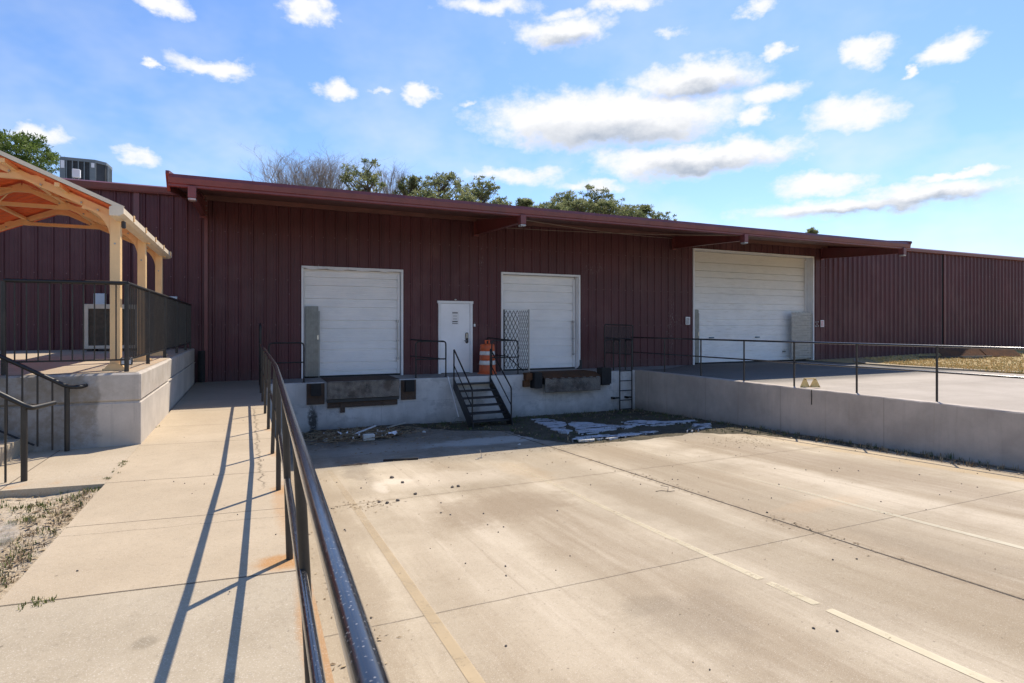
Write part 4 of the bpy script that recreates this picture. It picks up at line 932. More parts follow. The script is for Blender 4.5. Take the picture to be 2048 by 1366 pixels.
# concrete stairs up to the left in front of the platform
m = MB(); n = 5
poly = [(-2.28, -.1)]
for i in range(n): poly += [(-2.28-.29*i, .172*i+.0 if i else 0), (-2.28-.29*i, .172*(i+1))]
poly = [(-2.28, -.1)]
for i in range(n):
    poly += [(-2.28-.29*i, .172*(i+1)), (-2.28-.29*(i+1), .172*(i+1))]
poly += [(-6, .86), (-6, -.1)]
m.prism(poly, 6.85, PY-.005, 'y'); st = obj('concrete_steps', m, M['plain']); tag(st, 'concrete steps climbing to the platform at the left edge', 'steps')
def stair_rail(y, lab, bx, hookdir, sl, top0):
    t = rail_thing('handrail', (bx, y, 0), lab, 'handrail', 'black stair handrails')
    L0 = 2.2; end = (bx-L0, y, top0+sl*L0)
    m = MB(); m.tube([end, (bx, y, top0)]+hookdir, .023, 12, bend=.05); obj('top_rail', m, M['iron'], t)
    m = MB(); m.tube([(bx, y, 0), (bx, y, top0-.01)], .026, 12); obj('post', m, M['post'], t)
    k = 1; low = []
    while bx-.135*k > bx-L0:
        x = bx-.135*k; zt = top0+sl*.135*k; zbv = max(0.02, zt-.82); k += 1
        if y < 7: zbv = 0 if k == 2 else max(0.0, zt-.82)
        m = MB(); m.tube([(x, y, zbv), (x, y, zt-.015)], .0095, 8); obj('baluster', m, M['post'], t)
    m = MB(); m.tube([(bx-.3, y, max(.02, top0+sl*.3-.82)), (bx-L0, y, top0+sl*L0-.82)], .011, 8); obj('bottom_rail', m, M['iron'], t)
stair_rail(8.15, 'black stair handrail against the platform wall', -1.86, [(-1.74, 8.14, .72), (-1.70, 8.24, .73)], .60, .73)
stair_rail(6.74, 'black stair handrail nearer the camera at the left edge', -1.86, [(-1.80, 6.72, .665), (-1.70, 7.0, .675)], .66, .69)
# platform guard rails
def bal_rail(t, a, b, posts, sp, top=1.94, low=1.01):
    a = Vector(a); b = Vector(b); d = b-a; Ln = d.length
    def at(s, z): p = a+d*(s/Ln); return (p.x, p.y, z)
    m = MB(); m.tube([at(0, top), at(Ln, top)], .024, 12); obj('top_rail', m, M['iron'], t)
    m = MB(); m.beam(at(0, low), at(Ln, low), .02, .02); obj('bottom_rail', m, M['iron'], t)
    for s_ in posts:
        m = MB(); m.tube([at(s_, PZ+.004), at(s_, top-.01)], .025, 12); obj('post', m, M['post'], t)
    s_ = sp; c = 0
    while s_ < Ln-.03 and c < 95:
        if all(abs(s_-q) > .035 for q in posts):
            m = MB(); m.tube([at(s_, low), at(s_, top-.01)], .008, 6); obj('baluster', m, M['post'], t); c += 1
        s_ += sp
t = rail_thing('railing', (-1.33, 8.42, PZ), 'black baluster railing along the platform side above the walkway', 'railing', 'platform railings')
bal_rail(t, (-1.33, 8.42, 0), (-1.27, 16.5, 0), [0, 1.6, 3.4, 5.2, 6.9, 8.0], .115)
t = rail_thing('railing', (-2.5, 8.42, PZ), 'black baluster railing along the platform front above the steps', 'railing', 'platform railings')
bal_rail(t, (-1.33, 8.42, 0), (-2.51, 8.42, 0), [1.18], .108)
# ------------------------------------------------------------------ steel shelter on platform
t = thing('shelter', (-3, 10.8, PZ), 'cream steel gable shelter with terracotta roof deck on the platform', 'shelter')
CX = (-1.5, -4.5); RX = -3.0; SLP = .45; EZ = 2.80
def rz(x): return EZ+SLP*(1.5-abs(x-RX))
for fy in (8.78, 10.8, 12.75):
    for s_, cx in ((1, CX[0]), (-1, CX[1])):
        m = MB(); m.bbox(cx-.055, cx+.055, fy-.065, fy+.065, PZ+.05, EZ+.02, .006); c_ = obj('column', m, M['cream'], t)
        m = MB(); m.prism([(cx-.13, PZ+.006), (cx+.13, PZ+.006), (cx+.06, PZ+.09), (cx-.06, PZ+.09)], fy-.1, fy+.1, 'y')
        for a_, b_ in ((-.1, -.08), (.1, -.08), (-.1, .08), (.1, .08)): m.tube([(cx+a_*1.2, fy+b_, PZ+.006), (cx+a_*1.2, fy+b_, PZ+.03)], .012, 6)
        obj('base_plate', m, M['cream'], c_)
        # knee gusset, curved
        m = MB(); lo = []; hi = []
        for i in range(9):
            a_ = i/8*pi/2; x_ = cx-s_*(.055+.30*(1-cos(a_))); lo.append((x_, EZ-.30+.37*sin(a_))); hi.append((cx-s_*(.05+.28*i/8), rz(cx-s_*(.05+.28*i/8))-.03))
        m.strip(lo, hi, fy-.036, fy+.036); obj('knee_gusset', m, M['cream'], c_)
        m = MB(); q = [(fy+.065, EZ-.35)]+[(fy+.065+.22*(1-cos(i/6*pi/2)), EZ-.35+.33*sin(i/6*pi/2)) for i in range(7)]+[(fy+.065, EZ+.0)]
        if fy < 12: m.prism(q, cx-.02, cx+.02, 'x'); obj('eave_gusset', m, M['cream'], c_)
        m = MB(); m.beam((cx+s_*.12, fy, rz(cx)-.054), (RX, fy, rz(RX)), .055, .085, up=(0, 0, 1)); rf = obj('rafter', m, M['cream'], t)
    m = MB(); m.beam((RX-.78, fy-.0, 3.2), (RX+.78, fy, 3.2), .05, .055); obj('tie_beam', m, M['cream'], t)
    # rounded apex plate
    m = MB(); xs_ = [RX-.72+1.44*i/12 for i in range(13)]
    m.strip([(x, rz(RX)-.085-.28*((x-RX)/.72)**2) for x in xs_], [(x, rz(x)-.01) for x in xs_], fy-.034, fy+.034); obj('apex_plate', m, M['cream'], t)
    for x in (RX-.75, RX+.75, RX-.45, RX+.45, RX+1.32, RX+1.15, RX-1.32):
        z_ = rz(x)-.02; m = MB(); m.tube([(x, fy-.06, z_), (x, fy-.036, z_)], .012, 6); obj('bolt', m, M['galvlight'], t)
    m = MB(); m.tube([(CX[0], fy-.075, EZ-.35), (CX[0], fy-.06, EZ-.35)], .012, 6); obj('bolt', m, M['galvlight'], t)
for s_ in (1, -1):
    # deck: ribbed orange panels
    ex = RX+s_*1.66; m = MB(); prof = []; y = 8.30
    while y < 13.15:
        prof += [(y, 0), (y+.12, 0), (y+.135, .012), (y+.17, .012), (y+.185, 0)]; y += .2
    for dz, rev in ((.07, False), (.092, True)):
        vs = []
        for (yy_, h_) in prof: vs += [(RX, yy_, rz(RX)+dz+h_), (ex, yy_, rz(RX)-SLP*1.66+dz+h_)]
        m.add(vs, [((2*i, 2*i+1, 2*i+3, 2*i+2) if rev else (2*i+2, 2*i+3, 2*i+1, 2*i)) for i in range(len(prof)-1)])
    obj('roof_deck', m, M['orange'], t)
    for y in (8.28, 13.16): m = MB(); m.beam((ex, y, rz(RX)-SLP*1.66+.10), (RX, y, rz(RX)+.10), .03, .045); obj('rake_trim', m, M['creamroof'], t)
    m = MB(); q = [(RX+s_*a_, rz(RX)-SLP*1.5+b_) for a_, b_ in ((1.52, -.07), (1.62, -.07), (1.665, -.04), (1.665, .03), (1.63, .05), (1.55, .05), (1.52, .03))]
    m.prism(q if s_ < 0 else q, 8.26, 13.18, 'y'); ev = obj('eave_beam', m, M['creamroof'], t)
    for y in (8.9, 9.9, 10.9, 11.9, 12.9): m = MB(); m.box(min(ex+.008*s_, ex+.02*s_), max(ex+.008*s_, ex+.02*s_), y, y+.05, rz(RX)-SLP*1.5-.03, rz(RX)-SLP*1.5+.045); obj('gutter_clip', m, M['cream'], ev)
    for px_ in (.5, 1.0):
        m = MB(); m.beam((RX+s_*px_, 8.34, rz(RX+s_*px_)+.035), (RX+s_*px_, 13.1, rz(RX+s_*px_)+.035), .05, .045); obj('purlin', m, M['cream'], t)
for s_ in (1, -1):
    for ya, yb_ in ((8.78, 10.8), (12.75, 10.8)):
        m = MB(); m.tube([(RX+s_*1.4, ya, rz(RX+s_*1.4)), (RX+s_*.1, yb_, rz(RX)-.03)], .012, 6); obj('brace_rod', m, M['cream'], t)
m = MB(); m.bbox(-1.40, -1.355, 8.5, 8.55, 2.62, 2.71, .01); tag(obj('light_fitting', m, M['ink']), 'small black fitting under the shelter eave corner', 'light')
t = thing('meter', (-1.36, 8.70, PZ), 'small grey and blue device leaning by the nearest shelter column', 'meter')
m = MB(); m.bbox(-1.43, -1.30, 8.62, 8.66, PZ+.07, PZ+.17, .012); obj('case', m, M['ink'], t); m = MB(); m.box(-1.415, -1.315, 8.612, 8.6195, PZ+.085, PZ+.155); obj('screen', m, M['boxgrey'], t)
# beige unit on platform
t = thing('hvac_unit', (-2.8, 15.6, PZ), 'beige framed outdoor air unit with dark coil on the platform', 'air unit')
m = MB(); ax0, ax1, ay = -3.22, -2.2, 15.45
for x0, x1, z0, z1 in ((ax0, ax0+.07, PZ+.06, 1.9), (ax1-.07, ax1, PZ+.06, 1.9), (ax0+.07, ax1-.07, 1.80, 1.9), (ax0+.07, ax1-.07, PZ+.06, PZ+.13)): m.bbox(x0, x1, ay, ay+.7, z0, z1, .004)
m.box(ax0+.02, ax1-.02, ay+.02, ay+.68, 1.86, 1.885); obj('cabinet', m, M['acbeige'], t)
m = MB(); m.box(ax0+.07, ax1-.07, ay+.03, ay+.65, PZ+.13, 1.80)
for i in range(28): m.box(ax0+.072, ax1-.072, ay+.022, ay+.0299, PZ+.14+i*.0285, PZ+.15+i*.0285)
obj('coil', m, M['acbrown'], t)
m = MB(); m.box(ax0+.03, ax0+.14, ay+.05, ay+.6, PZ+.004, PZ+.059); obj('foot', m, M['ink'], t)
m = MB(); m.box(ax1-.14, ax1-.03, ay+.05, ay+.6, PZ+.004, PZ+.059); obj('foot', m, M['ink'], t)
# roof unit
t = thing('rooftop_unit', (-4, 19.3, 4.9), 'dark grey louvred air conditioner standing on the roof at left', 'air unit')
q = [(-4.49, 19.0), (-3.72, 19.0), (-3.50, 19.2), (-3.46, 19.75), (-3.6, 19.95), (-4.49, 19.95)]
m = MB(); m.prism([(x*.0+(-4.0+(x+4.0)*.93), 19.45+(y-19.45)*.93) for x, y in q], 4.95, 5.82, 'z'); obj('coil', m, M['acfin'], t)
m = MB(); m.prism(q, 5.82, 5.9, 'z'); m.prism(q, 4.88, 4.97, 'z')
for x in (-4.36, -4.23, -4.1, -3.97, -3.84): m.box(x, x+.025, 18.985, 19.02, 4.97, 5.82)
m.box(-4.49, -4.37, 18.98, 19.03, 4.97, 5.82); m.box(-3.82, -3.70, 18.98, 19.03, 4.97, 5.82)
for y in (19.2, 19.35, 19.5, 19.65): m.box(-3.49, -3.455, y, y+.04, 4.97, 5.82)
obj('cabinet', m, M['acgrey'], t)
m = MB(); m.box(-4.47, -4.39, 18.972, 18.979, 5.6, 5.8); obj('sticker', m, M['paper'], t)
m = MB(); m.box(-3.80, -3.73, 18.972, 18.979, 5.68, 5.8); obj('sticker', m, M['paper'], t)
t = thing('roof_sensor', (-3.74, 17.2, 4.85), 'white box on a short pipe at the roof edge before the rooftop unit', 'sensor')
m = MB(); m.bbox(-3.82, -3.66, 17.15, 17.24, 5.0, 5.2, .01); obj('case', m, M['paper'], t); m = MB(); m.tube([(-3.78, 17.2, 4.8), (-3.78, 17.2, 5.0)], .015, 8); m.tube([(-3.70, 17.2, 4.8), (-3.70, 17.2, 5.0)], .015, 8); obj('pipe', m, M['galv'], t)

# ------------------------------------------------------------------ loose objects
# drum
t = thing('traffic_drum', (6.52, 16.15, 0), 'orange and white striped traffic drum with a top handle on the dock', 'traffic drum')
dc = (6.52, 16.15, .0); r0, r1 = .25, .222; zz = [.02, .27, .40, .56, .68, .87]
for i in range(5):
    ra = r0+(r1-r0)*i/5; rb_ = ra-.012; m = MB(); m.lathe([(ra-.012, zz[i]), (ra, zz[i]+.012), (rb_, zz[i+1]-.012), (rb_-.014, zz[i+1])], dc, 28); o = obj('band', m, M['drumwhite'] if i in (1, 3) else M['drumorange'], t)
    o['label'] = 'white band' if i in (1, 3) else 'orange band'
m = MB(); m.box(6.45, 6.485, 16.12, 16.18, .87, .98); m.box(6.555, 6.59, 16.12, 16.18, .87, .98); m.bbox(6.445, 6.595, 16.12, 16.18, .98, 1.0, .005); m.lathe([(.2, .86), (.19, .885), (.0601, .885)], dc, 24); obj('handle', m, M['drumorange'], t)
m = MB(); m.lathe([(.29, .002), (.29, .03), (.24, .045)], dc, 24); obj('rubber_base', m, M['drumorange'], t)
# folding gates
def lattice(t, a, b, z0, z1, cols, rows, mat, w=.012, pivots=True, seed=0):
    a = Vector(a); b = Vector(b)
    def pt(u, z): p = a.lerp(b, u); return Vector((p.x, p.y, z))
    m = MB(); dz = (z1-z0)/rows; nrm = Vector(((b-a).y, -(b-a).x, 0)).normalized()
    for c in range(cols):
        u0, u1 = c/cols, (c+1)/cols
        for r_ in range(rows):
            za, zb_ = z0+dz*r_, z0+dz*(r_+1); zm = (za+zb_)/2; um = (u0+u1)/2
            m.beam(pt(u0, zm)+nrm*.004, pt(um, zb_)+nrm*.004, .003, w, up=(b-a).normalized()); m.beam(pt(um, zb_), pt(u1, zm), .003, w, up=(b-a).normalized())
            m.beam(pt(u0, zm)+nrm*.004, pt(um, za)+nrm*.004, .003, w, up=(b-a).normalized()); m.beam(pt(um, za), pt(u1, zm), .003, w, up=(b-a).normalized())
    return obj('lattice', m, mat, t)
gr = 'folding scissor gates at the doors'
t = thing('folding_gate', (7.5, 16.4, 0), 'open diamond lattice scissor gate beside the second roll-up door', 'folding gate', gr)
lattice(t, (7.30, 16.66, 0), (7.68, 16.40, 0), .10, 1.90, 4, 7, M['iron'], .018); lattice(t, (7.68, 16.40, 0), (7.86, 16.12, 0), .10, 1.90, 5, 8, M['galv'], .016)
m = MB(); m.box(7.85, 7.89, 16.08, 16.12, .05, 1.93); obj('lead_post', m, M['galvlight'], t); m = MB(); m.box(7.28, 7.31, 16.66, 16.7, .05, 1.93); obj('hinge_post', m, M['iron'], t)
def folded(x0, x1, y, z0, z1, lab):
    t = thing('folding_gate', ((x0+x1)/2, y, 0), lab, 'folding gate', gr); m = MB(); k = int((x1-x0)/.022)
    for i in range(k): 
        x = x0+i*(x1-x0)/k; m.box(x, x+(x1-x0)/k*.8, y, y+.02+.012*(i % 3), z0+.01*(i % 2), z1)
    obj('slats', m, M['galv'], t)
    m = MB(); m.box(x0, x1, y+.051, y+.07, z0, z1+.01); m.box(x1+.005, x1+.03, y+.01, y+.05, z0-.03, z1-.12); obj('channel', m, M['galv'], t)
    m = MB(); m.box(x1-.03, x1+.0, y-.012, y-.001, z0+1.0, z0+1.12); obj('latch', m, M['chrome'], t)
folded(1.45, 1.78, WY-.08, .05, 1.95, 'folded grey scissor gate standing in front of the left roll-up door')
folded(14.93, 15.30, WY+.18, .06, 2.02, 'folded grey scissor gate at the left side of the largest door')
t = thing('folding_gate', (20.5, WY, 0), 'half folded pale scissor gate at the right side of the largest door', 'folding gate', gr)
lattice(t, (19.95, WY+.02, 0), (21.0, WY-.02, 0), .12, 1.95, 16, 9, M['galvlight'], .03)
m = MB()
for i in range(16): x = 19.97+i*.066; m.box(x, x+.026, WY+.03, WY+.045, .1, 2.0-.012*(i % 3))
obj('slats', m, M['galvlight'], t); m = MB(); m.box(21.01, 21.05, WY-.03, WY+.03, .08, 1.9); obj('hinge_post', m, M['galv'], t)
# leaning squeegee
t = thing('squeegee', (5.2, 15.3, -1.2), 'long handled squeegee with white pole leaning on the dock wall', 'squeegee')
m = MB(); m.tube([(5.07, DY-.03, .03), (5.27, 15.15, -1.06)], .014, 8); obj('pole', m, M['white'], t)
m = MB(); m.tube([(5.08, 15.16, -1.215), (5.22, 15.15, -1.07), (5.32, 15.15, -1.07), (5.46, 15.14, -1.215)], .009, 6); m.beam((5.02, 15.15, -1.225), (5.52, 15.13, -1.225), .02, .04); obj('head', m, M['galv'], t)
# black drain pipe
m = MB(); prof = []
for i in range(26): prof += [(.075, .02+i*.03), (.085, .03+i*.03), (.085, .04+i*.03), (.075, .047+i*.03)]
m.lathe(prof, (-1.03, 16.55, 0), 16); tag(obj('drain_pipe', m, M['rubber']), 'upright black corrugated drain pipe in the corner by the platform', 'pipe')
# yellow chock
t = thing('wheel_chock', (11.75, 9.35, .0), 'yellow wheel chock of two triangular plates on the retaining wall top', 'wheel chock')
for (cx, cy, ang) in ((11.655, 9.44, .35), (11.86, 9.34, .75)):
    m = MB(); d = Vector((cos(ang), -sin(ang), 0)); nn = Vector((sin(ang), cos(ang), 0)); c = Vector((cx, cy, .016)); P_ = [c-d*.115, c+d*.115, c+Vector((0, 0, .215))]
    m.prism([(-.115, 0), (.115, 0), (.02, .205), (-.02, .205)], -.012, .012, 'y')
    m.v = [tuple(c+d*v[0]+nn*v[1]+Vector((0, 0, v[2]))) for v in m.v]; pl_ = obj('side_plate', m, M['yellow'], t)
    for (u, w_) in ((0, .18), (.08, .025), (-.08, .025)):
        m = MB(); q = c+d*u+Vector((0, 0, w_))-nn*.012; m.tube([q, q-nn*.01], .01, 8); obj('bolt', m, M['ink'], pl_)
m = MB(); m.tube([(11.63, 9.42, .215), (11.87, 9.34, .215)], .012, 8); m.tube([(11.72, 9.50, .03), (11.93, 9.40, .03)], .012, 8); obj('cross_bar', m, M['yellow'], t)
m = MB(); m.tube([(rwx(9.1)-.012, 9.1, .0), (rwx(9.1)-.012, 9.1, -.33)], .01, 6); tag(obj('hanging_rod', m, M['post']), 'thin dark rod hanging down the retaining wall below the chock', 'rod')
# rusty steel and board on grass
t = thing('rusty_channel', (27.5, 14.6, .2), 'overlapping rusty steel sheets lying in the grass at right', 'scrap metal')
for i, (x, y, l) in enumerate(((26.9, 14.7, 1.3), (27.9, 14.35, 1.3), (28.7, 14.0, 1.5))):
    m = MB(); z0 = .14+.0*i; ca = Vector((.93, -.36, 0)); cb_ = Vector((.25, .75, .62)); p = Vector((x-.6, y, z0)); vs = [p, p+ca*l, p+ca*l+cb_*.5, p+cb_*.5]; vs += [v+Vector((-.01, -.02, .012)) for v in vs]
    m.add(vs, [(3, 2, 1, 0), (4, 5, 6, 7), (0, 1, 5, 4), (1, 2, 6, 5), (2, 3, 7, 6), (3, 0, 4, 7)]); obj('sheet', m, M['rust'], t)
m = MB(); m.beam((25.4, 15.1, .12), (28.2, 13.9, .15), .12, .08); m.beam((26.5, 14.1, .1), (27.4, 13.8, .1), .2, .12); tag(obj('timber', m, M['stairiron']), 'long dark timber lying under the rusty sheets', 'timber')
# yard litter
def bar(name, a, b, w, h, mat, lab, cat, gp=None): m = MB(); m.beam(a, b, w, h); tag(obj(name, m, mat), lab, cat, gp)
G = lambda x, y, o=0: (x, y, yz(y)+o)
bar('rubber_strip', G(2.32, 10.93, .018), G(2.95, 10.80, .018), .035, .035, M['rubber'], 'short black rubber strip lying in the shaded yard', 'strip')
m = MB(); m.tube([G(1.55, 10.86, .012), G(1.75, 10.80, .02), G(1.87, 10.86, .02), G(2.02, 10.80, .012)], .009, 6); m.tube([G(1.75, 10.80, .02), G(1.9, 10.72, .02)], .006, 6); tag(obj('twig', m, M['bark']), 'broken dark twig lying left of the rubber strip', 'twig')
m = MB(); m.tube([G(4.05, 10.33, 0), G(4.05, 10.34, .09), G(4.02, 10.33, .16)], .006, 6); m.tube([G(3.9, 10.25, .01), G(4.08, 10.35, .02)], .006, 6); tag(obj('twig', m, M['wood']), 'small pale twig standing up at the shadow edge', 'twig')
m = MB(); m.tube([G(5.35, 6.80, .008), G(5.44, 6.79, .012), G(5.52, 6.70, .01), G(5.6, 6.69, .012)], .004, 6); m.tube([G(5.5, 6.72, .015), G(5.62, 6.85, .03), G(5.6, 7.0, .02)], .004, 6); tag(obj('twig', m, M['bark']), 'thin forked twig lying across the long yard joint', 'twig')
bar('stick', G(2.25, 13.95, .10), G(2.86, 14.35, .22), .05, .02, M['white'], 'white painted slat lying on the debris heap', 'slat')
bar('stick', G(3.2, 14.6, .12), G(3.75, 14.95, .17), .06, .02, M['wood'], 'pale bare wood slat at the right of the debris heap', 'slat')
rr = random.Random(21); m = MB()
for i in range(520):
    x, y = rr.gauss(2.4, .55), rr.gauss(14.2, .42)
    if y > 15.4 or x < 1.2: continue
    a = rr.random()*6.3; l = rr.uniform(.08, .3); z = yz(y)+.05+rr.random()*.07; p = Vector((x, y, z)); m.tube([p-Vector((cos(a)*l, sin(a)*l, rr.uniform(-.03, .03))), p, p+Vector((cos(a+.3)*l, sin(a+.3)*l, rr.uniform(-.04, .06)))], .004+.004*rr.random(), 4)
for i in range(900):
    x, y = rr.gauss(2.5, .65), rr.gauss(14.3, .45)
    if y < 15.4: litter(m, x, y, yz(y)+.07*max(0, 1-abs(x-2.4))+.02, rr, .05)
mw_ = MB()
for i in range(46):
    x, y = rr.gauss(2.5, .5), rr.gauss(13.95, .32); q = rr.uniform(.015, .05); a = rr.random()*6; z = yz(y)+.06+rr.random()*.06
    mw_.add([(x, y, z), (x+q*cos(a), y+q*sin(a), z+rr.uniform(0, .03)), (x+q*cos(a)-q*.6*sin(a), y+q*sin(a)+q*.6*cos(a), z+rr.uniform(0, .05)), (x-q*.6*sin(a), y+q*.6*cos(a), z+.01)], [(0, 1, 2, 3)])
tag(obj('debris', mw_, M['paper']), 'tiny white scraps mixed into the heap by the dock', 'debris', kind='stuff')
tag(obj('debris', m, M['litter']), 'heap of twigs and dead leaves against the dock wall', 'debris', kind='stuff')
for i, (x, y, s_, mt_, lab, nm, ct) in enumerate((
    (2.52, 13.42, .13, 'foam', 'dirty white foam block at the front of the debris heap', 'foam_block', 'foam block'),
    (2.93, 14.05, .10, 'paper', 'white paper square standing in the debris heap', 'paper_scrap', 'paper'),
    (2.05, 14.1, .12, 'paper', 'crumpled white paper left of the white slat', 'paper_scrap', 'paper'),
    (3.1, 13.55, .11, 'paper', 'crumpled white paper at the right front of the heap', 'paper_scrap', 'paper'),
    (1.65, 13.9, .08, 'foam', 'pale crumb at the left end of the debris heap', 'foam_piece', 'foam piece'),
    (4.0, 14.1, .05, 'foam', 'small white pebble-like scrap right of the heap', 'foam_piece', 'foam piece'),
    (1.1, 12.3, .05, 'paper', 'small white scrap near the walkway foot', 'paper_scrap', 'paper'),
    (5.3, 11.3, .045, 'foam', 'small white scrap on the chalky concrete', 'foam_piece', 'foam piece'))):
    m = MB()
    if nm == 'foam_block': m.bbox(x-s_, x+s_, y-.06, y+.06, yz(y)+.02, yz(y)+.17, .02)
    elif nm == 'paper_scrap':
        r2 = random.Random(i); vs = [(x+(u-1.5)*s_*.6+r2.uniform(-.01, .01), y+(v-1.5)*s_*.5, yz(y)+.09*(1 if x > 1.5 else .2)+r2.uniform(0, s_*.7)) for v in range(4) for u in range(4)]
        m.add(vs, [(v*4+u, v*4+u+1, v*4+u+5, v*4+u+4) for v in range(3) for u in range(3)])
    else: m.lump((x, y, yz(y)+s_*.3), s_, i)
    tag(obj(nm, m, M[mt_]), lab, ct)
# white flaking sheets in the grass
for i, (pts, lab) in enumerate((
    ([(7.25, 14.7), (7.75, 14.5), (7.6, 14.0), (7.75, 13.6), (7.3, 12.9), (7.1, 12.2), (6.85, 11.9), (6.75, 12.3), (7.0, 13.2), (7.1, 14.0)], 'long narrow white flaking sheet lying in the dark grass nearest the stairs'),
    ([(7.9, 13.6), (8.2, 13.3), (8.45, 12.6), (9.0, 12.1), (8.5, 11.95), (8.0, 11.9), (7.4, 11.65), (7.0, 11.6), (7.2, 12.1), (7.5, 12.6), (7.6, 13.1)], 'largest white flaking sheet in the middle of the dark grass'),
    ([(6.45, 11.1), (6.75, 11.35), (7.3, 11.35), (8.0, 11.25), (8.9, 11.2), (8.5, 10.95), (7.8, 10.85), (7.0, 10.85), (6.6, 10.85)], 'white flaking sheet strip lying nearest the sunlit concrete'),
    ([(9.1, 12.9), (9.6, 13.0), (10.1, 12.4), (10.9, 12.3), (10.8, 12.0), (10.2, 12.0), (9.6, 11.9), (9.1, 12.1), (8.9, 12.5)], 'white flaking sheet lying nearest the ladder'),
    ([(10.4, 11.7), (10.8, 11.55), (10.4, 11.1), (9.9, 10.9), (9.4, 10.85), (9.8, 11.15), (10.1, 11.35)], 'small white flaking sheet nearest the long retaining wall'))):
    r2 = random.Random(i+40); m = MB(); out = []; n = len(pts)
    for k in range(n):
        a, b = pts[k], pts[(k+1) % n]
        for f in (0, .2, .4, .6, .8): out.append((a[0]+(b[0]-a[0])*f+r2.uniform(-.07, .07), a[1]+(b[1]-a[1])*f+r2.uniform(-.06, .06)))
    cz = [(x, y, yz(y)+.062) for x, y in out]; nn_ = len(cz)
    from mathutils.geometry import tessellate_polygon
    tri = tessellate_polygon([[Vector((x, y, 0)) for x, y, z in cz]])
    vs = cz+[(x, y, z-.05) for x, y, z in cz]
    up_ = []
    for t3 in tri:
        a, b, c = [Vector(cz[q]) for q in t3]; up_.append(t3 if (b-a).cross(c-a).z > 0 else t3[::-1])
    m.add(vs, [list(q) for q in up_]+[(k, k+nn_, (k+1) % nn_+nn_, (k+1) % nn_) for k in range(nn_)]); tag(obj('white_sheet', m, M['whitesheet']), lab, 'sheet', 'white sheets lying in the dock grass')
m = MB(); m.prism([(6.50, 10.86), (6.86, 10.80), (6.92, 10.88), (6.80, 10.97), (6.55, 10.96)], yz(10.9)+.03, yz(10.9)+.07, 'z'); tag(obj('white_board', m, M['foam']), 'clean white board end at the front tip of the white sheets', 'board')
# stones
labs = ['dark stone alone near the shadow edge', 'dark stone just right of and below the topmost stone', 'dark stone nearest the first cross joint, right of a trio', 'dark stone, right one of the trio by the tan line', 'dark stone, middle one of the trio by the tan line', 'dark stone, left one of the trio by the tan line', 'dark lump with white fleck right of the other stones', 'dark lump touching the fleck lump on its right', 'small dark pebble left of a pair below the first cross joint', 'small dark pebble right of a pair below the first cross joint', 'small dark pebble farthest forward in the left bay', 'small pebble alone in the middle of the left bay']
for i, (x, y, r_) in enumerate(((2.157, 9.49, .045), (2.226, 9.065, .042), (2.222, 8.273, .045), (1.911, 8.04, .04), (1.746, 7.982, .04), (1.658, 8.084, .03), (2.832, 8.419, .04), (2.93, 8.43, .04), (2.269, 7.205, .02), (2.35, 7.065, .018), (2.191, 4.964, .014), (2.614, 6.469, .015))):
    m = MB(); m.lump((0, 0, 0), r_*.8, i+5, .6); o = obj('stone', m, M['stone'], loc=(0, 0, 0)); o.location = (x, y, yz(y)+r_*.3); tag(o, labs[i], 'stone', 'stones on the sunlit yard')
m = MB()
r2 = random.Random(77)
for i in range(110):
    x, y = r2.uniform(.8, 11), r2.uniform(2.3, 10.3); m.lump((x, y, yz(y)+.004), r2.uniform(.006, .014), i, .8)
for i in range(14):
    x, y = r2.uniform(-1, .2), r2.uniform(2.6, 10); m.lump((x, y, .003), r2.uniform(.004, .008), i, .8)
tag(obj('grit', m, M['stone']), 'tiny dark grit grains scattered over the sunlit concrete', 'grit', kind='stuff')

# ------------------------------------------------------------------ trees behind
def needle_clump(m, c, r, n, rr, s):
    for _ in range(n):
        d = Vector((rr.gauss(0, 1), rr.gauss(0, 1), rr.gauss(.25, .8))).normalized(); p = c+d*r*rr.uniform(.35, 1); 
        q = Vector((rr.gauss(0, 1), rr.gauss(0, 1), rr.gauss(0, 1))).normalized(); w = d.cross(q).normalized()*s*.22; e = (d+q*.6).normalized()*s*rr.uniform(.6, 1.2)
        m.add([p-w, p+w, p+e], [(0, 1, 2)])
def branch(m, a, d, l, r, depth, rr, up=.1, tips=None, spread=.5, kids=(2, 4)):
    pts = [a]; p = a.copy(); dd = d.copy(); k = 4
    for i in range(k):
        dd = (dd+Vector((rr.gauss(0, .12), rr.gauss(0, .12), rr.gauss(up, .08)))).normalized(); p = p+dd*l/k; pts.append(p.copy())
    m.tube(pts, r, 5 if depth > 1 else 3, False, r1=r*.45)
    if tips is not None: tips.append(p.copy())
    if depth <= 0: return
    for j in range(rr.randint(*kids)):
        i = rr.randint(1, k); q = pts[i]; nd = (dd+Vector((rr.gauss(0, spread), rr.gauss(0, spread), rr.gauss(.1, spread*.6)))).normalized()
        branch(m, q, nd, l*rr.uniform(.5, .75), r*.5, depth-1, rr, up, tips, spread, kids)
